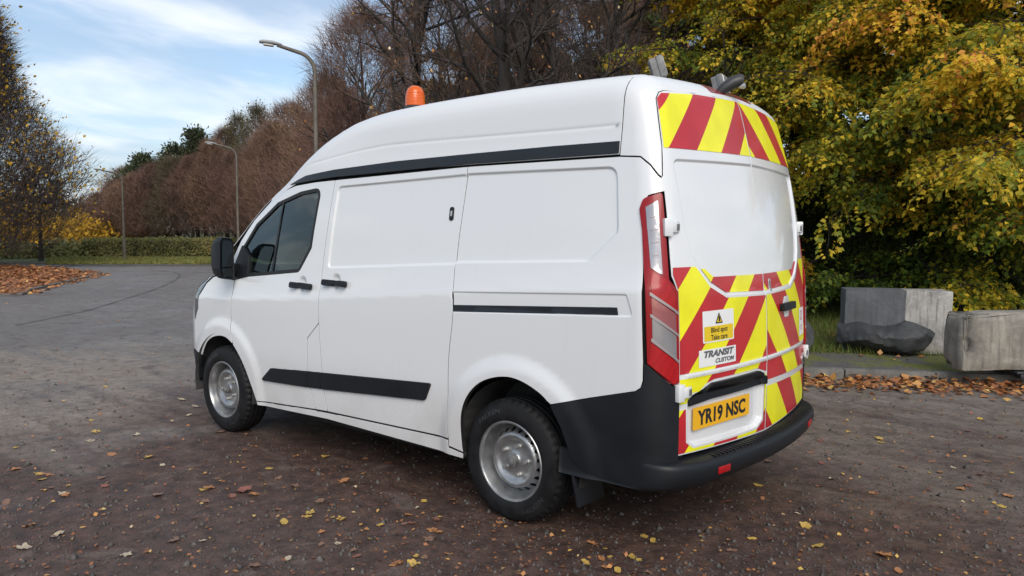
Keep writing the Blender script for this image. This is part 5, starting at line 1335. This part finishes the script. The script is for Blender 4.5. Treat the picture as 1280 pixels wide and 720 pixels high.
# clipped hedge behind the blocks
def hedge(name, A, B, H, T, label, n, leaf, mat, tint, z0=VZ, bulge=.12, seed=0):
    A = np.array(A[:2]); B = np.array(B[:2]); L = np.linalg.norm(B-A); dx_ = (B-A)/L; ny = np.array([-dx_[1], dx_[0]])
    if ny@(CAM[:2]-A) < 0: ny = -ny
    root = tag(empty(name, (A[0],A[1],z0)), label, 'hedge')
    # woody core
    m_ = MB(); m_.box((0,0,0), (L,T*.62,H*.9), .08); o = m_.build('stems', 'twig_dark', root); o.location = (*( (B-A)/2-ny*T*.5), H*.45); o.rotation_euler.z = math.atan2(dx_[1], dx_[0])
    def fn(n):
        u = rng.uniform(0,L,n); f = rng.uniform(size=n); top = f < .28
        v = np.where(top, rng.uniform(0,1,n)*T, rng.uniform(-.04,.10,n)*1.0); z = np.where(top, H+rng.normal(size=n)*.03, rng.uniform(.03,1,n)*H)
        q = np.stack([u, v, z],1); k_ = (val_noise(q, 90+seed, .7)-.5)*bulge*2+(val_noise(q, 91+seed, .25)-.5)*bulge
        v = v-np.where(top,0,k_); z = z+np.where(top,k_,0)
        P = np.stack([dx_[0]*u-ny[0]*v, dx_[1]*u-ny[1]*v, z],1); N = np.where(top[:,None], np.array([0,0,1.]), np.array([ny[0],ny[1],.25])); return P, N
    leaf_shell(n, fn, leaf, mat, root, 'foliage', tint); return root
hedge('beech_hedge', at_dist(960,16.6), at_dist(1420,15.6), 2.5, 1.2, 'dense clipped dark green hedge running behind the concrete blocks', 26000, (.05,.085), 'hedge_leaf',
      lambda P: .30+.9*(val_noise(P,5,.6)-.5)+.35*(val_noise(P,6,.2)-.5)+.40*np.clip(.7-P[:,2],0,1)*(val_noise(P,8,.9) > .45))
hedge('clipped_hedge', (40.8,-12.7), (30.5,-24.0), .92, 1.3, 'long low clipped hedge across the far side of the road', 15000, (.07,.12), 'far_hedge_leaf',
      lambda P: .5+.7*(val_noise(P,5,.8)-.5)+.5*(val_noise(P,6,.25)-.5), bulge=.08, seed=4)
# bare trees behind the van
bare_tree('bare_tree', P3(632,14.2), 10.5, .15, .37, 'large bare tree with dark spreading limbs directly behind the van roof', (38,11,9,7), up=.06, leaves=420, low=.10, ang=(38,80), tw=.007)
bare_tree('bare_tree', P3(530,16.5), 9.0, .15, .37, 'bare tree with fine twigs against the sky behind the orange beacon', (34,10,9,7), up=.08, leaves=200, low=.08, ang=(40,80), tw=.007, twig='twig_brown')
bare_tree('bare_tree', P3(770,17.0), 9.5, .15, .44, 'bare tree beside the golden beech behind the van tail', (24,9,8,5), up=.07, leaves=240, low=.10, tw=.007)
bare_tree('bare_tree', P3(690,19.5), 9.5, .15, .44, 'bare tree standing in shade behind the large bare tree', (24,8,7,5), up=.07, leaves=200, low=.10, tw=.008)
for px, d, H, r_, lb, tw_, n in ((455,20.5,6.8,2.2,'reddish bare thicket tree below the beacon','twig_purple',5200),(545,22,8.0,2.4,'dense brown thicket tree behind the large bare tree','twig_brown',5200),
                              (640,23,8.6,2.5,'dense dark thicket tree behind the roof ridge of the van','twig_purple',5600),(735,23,8.8,2.5,'brown thicket tree filling the gap before the golden beeches','twig_brown',5600),(820,24,9,2.5,'brown thicket tree in shade behind the leafy branches','twig_purple',5000)):
    thicket_tree('thicket_tree', P3(px,d), H, r_, lb, tw_, n, .06, .020)
for px, d, H, lb in ((590,30,9.5,'dark conifer glimpsed through the bare twigs behind the beacon'),(680,30,10.5,'dark conifer glimpsed through the limbs of the large bare tree'),(775,30,11,'dark conifer glimpsed left of the golden beeches')):
    beech('conifer_tree', P3(px,d), H, .18, lb, cam_face(px), 34, 22, (2.0,3.0), .4, 'dark_leaf', .42, (.13,.22), seed=px, fan=1.6)
# the row of bare trees running away on the left
YT = [(80,268),(104,256),(130,240),(160,216),(190,204),(235,188),(270,170),(300,158),(350,152),(385,128),(425,95)]
def top_h(px, d): return (286.5-np.interp(px, [p[0] for p in YT], [p[1] for p in YT]))/974*d*math.cos(math.atan((px-640)/974))+1.6
ROW = [(428,24,1.6,'twig_purple'),(402,28,1.6,'twig_brown'),(374,33,1.7,'twig_purple'),(347,38,1.8,'twig_brown'),(320,43,1.8,'twig_purple'),(294,47,1.9,'twig_purple'),
       (268,49.5,1.8,'twig_brown'),(242,51,1.9,'twig_purple'),(218,52,1.8,'twig_olive'),(194,53,1.9,'twig_purple'),(170,54,1.8,'twig_brown'),(148,55.5,1.8,'twig_purple'),(126,57,1.7,'twig_brown'),(104,59,1.5,'twig_brown')]
ORD = ['nearest','second','third','fourth','fifth','sixth','seventh','eighth','ninth','tenth','eleventh','twelfth','thirteenth','last']
for i, (px, d, r_, tw_) in enumerate(ROW):
    thicket_tree('thicket_tree', P3(px,d), top_h(px,d)*rng.uniform(.76,.95), r_, f'bare reddish-brown tree, {ORD[i]} of the row receding from the cab behind the hedge', tw_, 3000, .20, .036, group='row of bare trees beyond the road')
ROW2 = [(414,32),(366,40),(333,47),(284,54),(256,56),(206,58),(160,60)]
L2 = ['tall bare tree behind the nearest street lamp','tall bare tree showing above the row just left of the cab roof','tall bare tree behind the row right of the pale birch','tall bare tree showing above the row behind the middle street lamp','tall bare tree showing above the middle of the row','tall bare tree behind the row beside the pine','low bare tree at the far back of the row']
for i, (px, d) in enumerate(ROW2):
    thicket_tree('thicket_tree', P3(px,d), top_h(px,d)*rng.uniform(.88,1.0), 2.4, L2[i], ['twig_brown','twig_purple'][i%2], 3200, .08, .040)
thicket_tree('birch_tree', P3(325,49), top_h(325,49)+.5, 1.6, 'pale olive birch topping the bare row left of the cab roof', 'twig_olive', 2600, .3, .022, 'olive_leaf', 1700, ls=(.09,.15), shape=.8)
thicket_tree('birch_tree', P3(300,53), top_h(300,53)+.2, 1.4, 'smaller olive birch beside the pale birch above the bare row', 'twig_olive', 2400, .3, .022, 'olive_leaf', 1200, ls=(.09,.15), shape=.8)
for px, d, H, r_, lb in ((182,57,top_h(182,57)+.2,2.0,'dark green pine standing above the far end of the bare row'),(222,56,top_h(222,56),1.6,'second green pine between the pine and the middle street lamp'),(248,55,top_h(248,55)+.4,1.0,'slim dark pine with a thin top above the bare row')):
    thicket_tree('pine_tree', P3(px,d), H, r_, lb, 'twig_dark', 1600, .3, .03, 'pine_leaf', 5200, ls=(.12,.22), shape=.75)
# left: tree with yellow leaves, golden shrubs, dark undergrowth
yt = thicket_tree('yellowing_tree', P3(-48,37,.05), 10.6, 4.2, 'large twiggy tree holding yellow leaves at the left edge', 'twig_dark', 13000, .04, .040, 'gold_leaf', 7000, lt=(0,.9), ls=(.10,.18), shape=.85)
bare_tree('slim_tree', P3(50,41.2), 4.6, .09, .55, 'slim dark young tree at the verge below the yellowing tree', (26,9,8,6), up=.06, leaves=400, leaf_mat_='gold_leaf', low=.30, tw=.016, leaf_size=(.10,.16), twig='twig_dark')
def shrub(px, d, w, h, z, mat, label, n, leaf, t_=(0,1), name='shrub'):
    root = tag(empty(name, P3(px,d,.0)), label, 'shrub')
    m_ = MB()
    for k_ in range(7):
        a = rng.uniform(0,6.28); m_.tube([(0,0,0),(w*.25*math.cos(a),w*.25*math.sin(a),h*.45),(w*.4*math.cos(a),w*.4*math.sin(a),h*.85)], [.05,.03,.012], 5)
    m_.build('stems', 'bark', root)
    p = rnd_unit(n)*rng.uniform(.35,1,(n,1))**.5; p[:,2] = np.abs(p[:,2]); P = p*[w/2,w/2,h-z]+[0,0,z]; P *= (.82+.36*val_noise(P,int(px)%60,.6))[:,None]
    add_leaves('foliage', P, rnd_unit(n), rng.uniform(t_[0],t_[1],n), mat, root, leaf, .7, .4); return root
for px, d, w, h, lb in ((-20,50,5.5,2.6,'golden shrub glowing at the left edge behind the slim tree'),(45,52,5,2.6,'golden shrub directly behind the slim tree'),(95,54,5,2.5,'golden shrub between the slim tree and the hedge end'),(140,57,4.2,2.3,'golden shrub showing above the left end of the clipped hedge')):
    shrub(px, d, w, h, .35, 'gold_leaf', lb, 1500, (.16,.26), (.2,1))
for px, d, w, h, lb in ((-10,46.5,6,1.1,'olive bramble bush at the left edge behind the island'),(28,46.5,4.5,1.0,'olive bramble bush behind the slim tree trunk'),(72,47,4,1.0,'olive bramble bush beside the clipped hedge end')):
    shrub(px, d, w, h, .0, 'dark_leaf' if h > 1.2 else 'far_hedge_leaf', lb, 1600, (.14,.24), (.2,.9), 'bramble')
for px, d, w, h, lb in ((-60,66,16,5,'distant dark wood edge left of the yellowing tree'),(40,68,14,4.2,'distant dark wood edge behind the golden shrubs'),(120,70,12,3.8,'distant brown wood edge behind the end of the bare row')):
    shrub(px, d, w, h, .0, 'olive_leaf', lb, 3000, (.3,.5), (0,.5), 'wood_edge')
# ---------------------------------------------------------------- fallen leaves
def leaf_mesh(kind, seed):
    r = np.random.default_rng(seed)
    if kind == 'oval':
        a = np.linspace(0,2*math.pi,17)[:-1]; u = .5*np.cos(a); v = .28*np.sin(a)*(1+.15*np.cos(a))
    else:                                                # lobed, maple-like
        a = np.linspace(0,2*math.pi,31)[:-1]; rr_ = .34+.16*np.abs(np.cos(2.5*a))**1.5+.03*r.normal(size=len(a)); u = rr_*np.cos(a); v = rr_*np.sin(a)*.92
    c1_, c2_ = r.uniform(.06,.20), r.uniform(-.08,.12)
    z = c1_*(v**2*3)+c2_*u+.05*np.sin(5*u+r.uniform(0,6))+.03*r.normal(size=len(u))
    z = z-min(z.min(), 0)
    V = np.concatenate([[[0,0,.02]], np.stack([u*.55, v*.55, z*.35+.015],1), np.stack([u, v, z],1)]); n = len(u)
    Fs = [(0,1+i,1+(i+1) % n) for i in range(n)]+[(1+i, 1+n+i, 1+n+(i+1) % n, 1+(i+1) % n) for i in range(n)]
    return V, Fs
LM = [leaf_mesh(k_, i) for i, k_ in enumerate(('lobed','lobed','oval','lobed','oval'))]
LC = {'yellow': (.46,.30,.07), 'orange': (.36,.16,.06), 'brown': (.19,.105,.070), 'rust': (.22,.085,.060), 'pale': (.42,.34,.24)}
for nm, c_ in LC.items(): simple('leaf_'+nm, c_, .6, var=.30, vscale=40)
LME = {}
for i, (V, Fs) in enumerate(LM):
    for nm in LC:
        me = pymesh('leaf', V, Fs, True); me.materials.append(MATS['leaf_'+nm]); LME[i,nm] = me
def put_leaf(x, y, size, cname, i=None, z=.007):
    size *= .80
    o = bpy.data.objects.new('leaf', LME[rng.integers(0,len(LM)) if i is None else i, cname]); col.objects.link(o); o.parent = road
    o.location = (x, y, z); o.scale = (size,size,size*rng.uniform(.5,1.1)); o.rotation_euler = (rng.normal()*.08, rng.normal()*.08, rng.uniform(0,6.28))
SEEN = [(1007,659,.10,'yellow'),(1105,696,.12,'orange'),(1022,684,.11,'yellow'),(908,629,.10,'rust'),(948,608,.09,'yellow'),(826,617,.10,'brown'),(805,672,.07,'yellow'),(816,678,.07,'yellow'),(790,698,.09,'yellow'),(752,700,.08,'orange'),(732,705,.08,'yellow'),
        (757,711,.07,'orange'),(275,541,.12,'brown'),(261,611,.12,'orange'),(255,614,.08,'yellow'),(305,615,.15,'rust'),(290,622,.08,'rust'),(318,620,.09,'orange'),(197,620,.13,'brown'),(217,677,.10,'brown'),(430,603,.11,'orange'),(355,654,.11,'yellow'),(385,647,.07,'yellow'),
        (407,572,.09,'yellow'),(456,575,.07,'orange'),(337,587,.09,'yellow'),(348,599,.08,'brown'),(400,629,.09,'brown'),(625,655,.08,'orange'),(8,630,.10,'brown'),(36,659,.10,'orange'),(30,686,.11,'pale'),(72,670,.10,'pale'),(257,628,.08,'brown'),(140,569,.10,'orange'),(20,588,.10,'orange'),
        (120,541,.10,'yellow'),(113,552,.10,'pale'),(170,545,.09,'pale'),(186,573,.09,'yellow'),(227,501,.12,'pale'),(245,509,.13,'pale'),(236,520,.10,'pale'),(360,700,.08,'pale'),(158,695,.08,'pale'),(510,645,.07,'orange'),(545,650,.07,'brown'),(485,580,.08,'rust'),(495,707,.10,'orange'),(515,707,.08,'yellow'),(530,628,.06,'yellow'),
        (1026,552,.10,'rust'),(1013,567,.09,'brown'),(1027,580,.09,'rust'),(1100,550,.08,'yellow'),(1060,541,.07,'yellow'),(1175,592,.08,'orange'),(1092,618,.08,'orange'),(1121,661,.07,'rust'),(1165,578,.10,'brown'),(1130,585,.10,'brown'),(1225,595,.08,'brown'),(1260,622,.09,'orange'),(940,675,.07,'yellow'),(915,690,.08,'brown'),(1040,600,.07,'pale'),(1225,525,.08,'yellow'),(1210,540,.08,'brown'),(1250,548,.08,'rust'),(1123,715,.09,'orange')]
for px, py, sz, cn in SEEN:
    g_ = at_ground(px, py); put_leaf(g_[0], g_[1], sz*.92, cn)
cnames = list(LC); placed = 0
while placed < 95:
    px, py = rng.uniform(0,1280), rng.uniform(470,718)
    g_ = at_ground(px, py)
    if val_noise(np.array([[g_[0], g_[1], 0.]]), 77, .55)[0] < .55: continue
    if -.95 < g_[0] < 3.6 and abs(g_[1]) < .9: continue
    if np.hypot(g_[0]-CAM[0], g_[1]-CAM[1]) > 9 or poly_sd(np.array([g_[0]]), np.array([g_[1]]), KERB+[(70,90),(-60,90),(-60,-16.5)])[0] > -.3: continue
    put_leaf(g_[0], g_[1], rng.uniform(.03,.085), cnames[rng.choice(5, p=[.2,.25,.27,.13,.15])]); placed += 1
def litter(name, P, sizes, tint, parent=None, lift=.006):
    n = len(P); D = unit(np.stack([rng.normal(size=n), rng.normal(size=n), rng.normal(size=n)*.18],1)); N = unit(np.array([0,0,1.])+rng.normal(size=(n,3))*.33)
    Q = np.c_[P[:,:2], P[:,2]+lift+np.abs(rng.normal(size=n))*.012]
    V, Fq = leaf_quads(Q, D, N, sizes, sizes*rng.uniform(.55,.9,n), .12); V[:,2] = np.maximum(V[:,2], np.repeat(P[:,2],6)+.003)
    me = fastmesh(name, V, Fq); set_tint(me, np.repeat(np.clip(tint,0,1),6)); o = lnk(name, me, 'litter_leaf', parent); o['kind'] = 'stuff'; return o
# drift along the gutter and over the kerb
n = 7000; s_ = rng.uniform(seglen[a0], seglen[a1]+6, n); w_ = np.abs(rng.normal(size=n))*.30; pk = np.array([kpt(v) for v in s_]); dk = np.array([kpt(v+.05) for v in s_])-pk; dk /= np.linalg.norm(dk,axis=1)[:,None]; nk = np.stack([dk[:,1],-dk[:,0]],1)
P = np.c_[pk-nk*(w_+.02)[:,None], np.full(n,.006)+np.clip(.10-w_*.35,0,1)*rng.uniform(0,.6,n)]; m = np.hypot(P[:,0]-CAM[0], P[:,1]-CAM[1]) < 14
o = litter('gutter_leaf_drift', P[m], rng.uniform(.05,.11,m.sum()), rng.beta(2.4,1.8,m.sum())*.95)
tag(o, 'drift of orange and brown leaves heaped along the kerb', 'leaf litter')
n = 2600; s_ = rng.uniform(seglen[a0], seglen[a1]+6, n); w_ = rng.uniform(.14,4.5,n)**1.0; pk = np.array([kpt(v) for v in s_]); dk = np.array([kpt(v+.05) for v in s_])-pk; dk /= np.linalg.norm(dk,axis=1)[:,None]; nk = np.stack([dk[:,1],-dk[:,0]],1)
P = np.c_[pk+nk*w_[:,None], np.full(n,VZ+.006)]; keep = (val_noise(P,33,.7) > .46)
o = litter('verge_leaves', P[keep], rng.uniform(.05,.10,keep.sum()), rng.beta(2.2,2.2,keep.sum())*.9); tag(o, 'scattered brown leaves on the mossy path and grass behind the kerb', 'leaf litter')
# island
A = np.array(ISL); lo_, hi_ = A.min(0), A.max(0); g2 = rng.uniform(size=(9000,2))*(hi_-lo_)+lo_; sdv = poly_sd(g2[:,0], g2[:,1], ISL); g2 = g2[(sdv < .35)&(sdv > -9)]; 
zz_ = np.where(poly_sd(g2[:,0], g2[:,1], ISL) < 0, .052, .006)
o = litter('island_leaves', np.c_[g2, zz_], rng.uniform(.09,.17,len(g2)), rng.beta(2.6,2.4,len(g2))*.9); tag(o, 'carpet of russet leaves on the traffic island', 'leaf litter')
# crumbs, chips and small leaves over the tarmac
n = 3000; px = rng.uniform(-40,1320,n); py = 330+rng.uniform(0,1,n)**.8*395; P = np.array([at_ground(a, b) for a, b in zip(px, py)]); rd_ = np.hypot(P[:,0]-CAM[0], P[:,1]-CAM[1])
ok = (rd_ < 30)&(poly_sd(P[:,0], P[:,1], KERB+[(70,90),(-60,90),(-60,-16.5)]) < -.1)&~((P[:,0] > -.9)&(P[:,0] < 3.5)&(np.abs(P[:,1]) < .85)); P = P[ok]; P[:,2] = .005
o = litter('leaf_crumbs', P, rng.uniform(.008,.026,len(P))*(1+rd_[ok]*.05), rng.choice([0,1],len(P),p=[.72,.28])*.55+rng.uniform(0,.42,len(P)), None, .003); tag(o, 'small leaf fragments trodden across the tarmac', 'leaf litter')
# loose stones
n = 5200; px = rng.uniform(-40,1320,n); py = 400+rng.uniform(0,1,n)**.7*325; P = np.array([at_ground(a, b) for a, b in zip(px, py)])
ok = (poly_sd(P[:,0], P[:,1], KERB+[(70,90),(-60,90),(-60,-16.5)]) < -.1); P = P[ok]; n = len(P); sz = rng.gamma(2.0,.0026,n)+.003
oct_ = np.array([(1,0,0),(0,1,0),(-1,0,0),(0,-1,0),(0,0,1),(0,0,-.4)]); V = P[:,None,:]+oct_[None]*sz[:,None,None]*rng.uniform(.6,1.3,(n,6,1)); V[:,:,2] = np.maximum(V[:,:,2]+.004, .002)
ft = np.array([(0,1,4),(1,2,4),(2,3,4),(3,0,4),(1,0,5),(2,1,5),(3,2,5),(0,3,5)]); Fq = (np.arange(n)[:,None,None]*6+ft[None]).reshape(-1,3)
simple('gravel_stone', (.085,.076,.070), .85, var=.5, vscale=25)
o = lnk('loose_gravel', fastmesh('loose_gravel', V.reshape(-1,3), Fq), 'gravel_stone'); tag(o, 'loose grit and small stones on the tarmac', 'gravel', kind='stuff')
# grass blades near the boulders
n = 16000; d_ = rng.uniform(9.6,16.2,n); pxs = rng.uniform(985,1290,n); az = np.array([aim(v) for v in np.linspace(985,1290,200)])[((pxs-985)/305*199).astype(int)]; az += rng.normal(size=az.shape)*.003
P = np.c_[CAM[:2]+az*d_[:,None], np.full(n,VZ)]; kd = poly_sd(P[:,0], P[:,1], [tuple(p) for p in off(1.15)[a0:a1+1]]+[(2,-60),(-20,-60)]); nzv = val_noise(P,70,.8)
ok = (nzv > .34)&(kd < .0); P = P[ok]; n = len(P); hgt = rng.uniform(.04,.13,n)*(.6+.8*nzv[ok]); Q = P+np.c_[rng.normal(size=(n,2))*.035, hgt]
V, Fq = blades(P, Q, np.full(n,.010)); me = fastmesh('grass_blades', V, Fq); set_tint(me, np.repeat(rng.uniform(0,1,n)*.9,3)); o = lnk('grass_blades', me, 'grass_blade'); tag(o, 'rough green grass around the boulders and below the hedge', 'grass', kind='stuff')
n = 9000; P = np.c_[np.array([at_ground(a, b, VZ)[:2] for a, b in zip(rng.uniform(60,300,n), rng.uniform(322.5,330.2,n))]), np.full(n,VZ)]
Q = P+np.c_[rng.normal(size=(n,2))*.08, rng.uniform(.04,.14,n)]; V, Fq = blades(P, Q, np.full(n,.05)); me = fastmesh('verge_grass', V, Fq); set_tint(me, np.repeat(np.clip(.55+.45*rng.uniform(size=n),0,1),3)); o = lnk('verge_grass', me, 'grass_blade'); tag(o, 'mown grass strip between far road edge and clipped hedge', 'grass', kind='stuff')
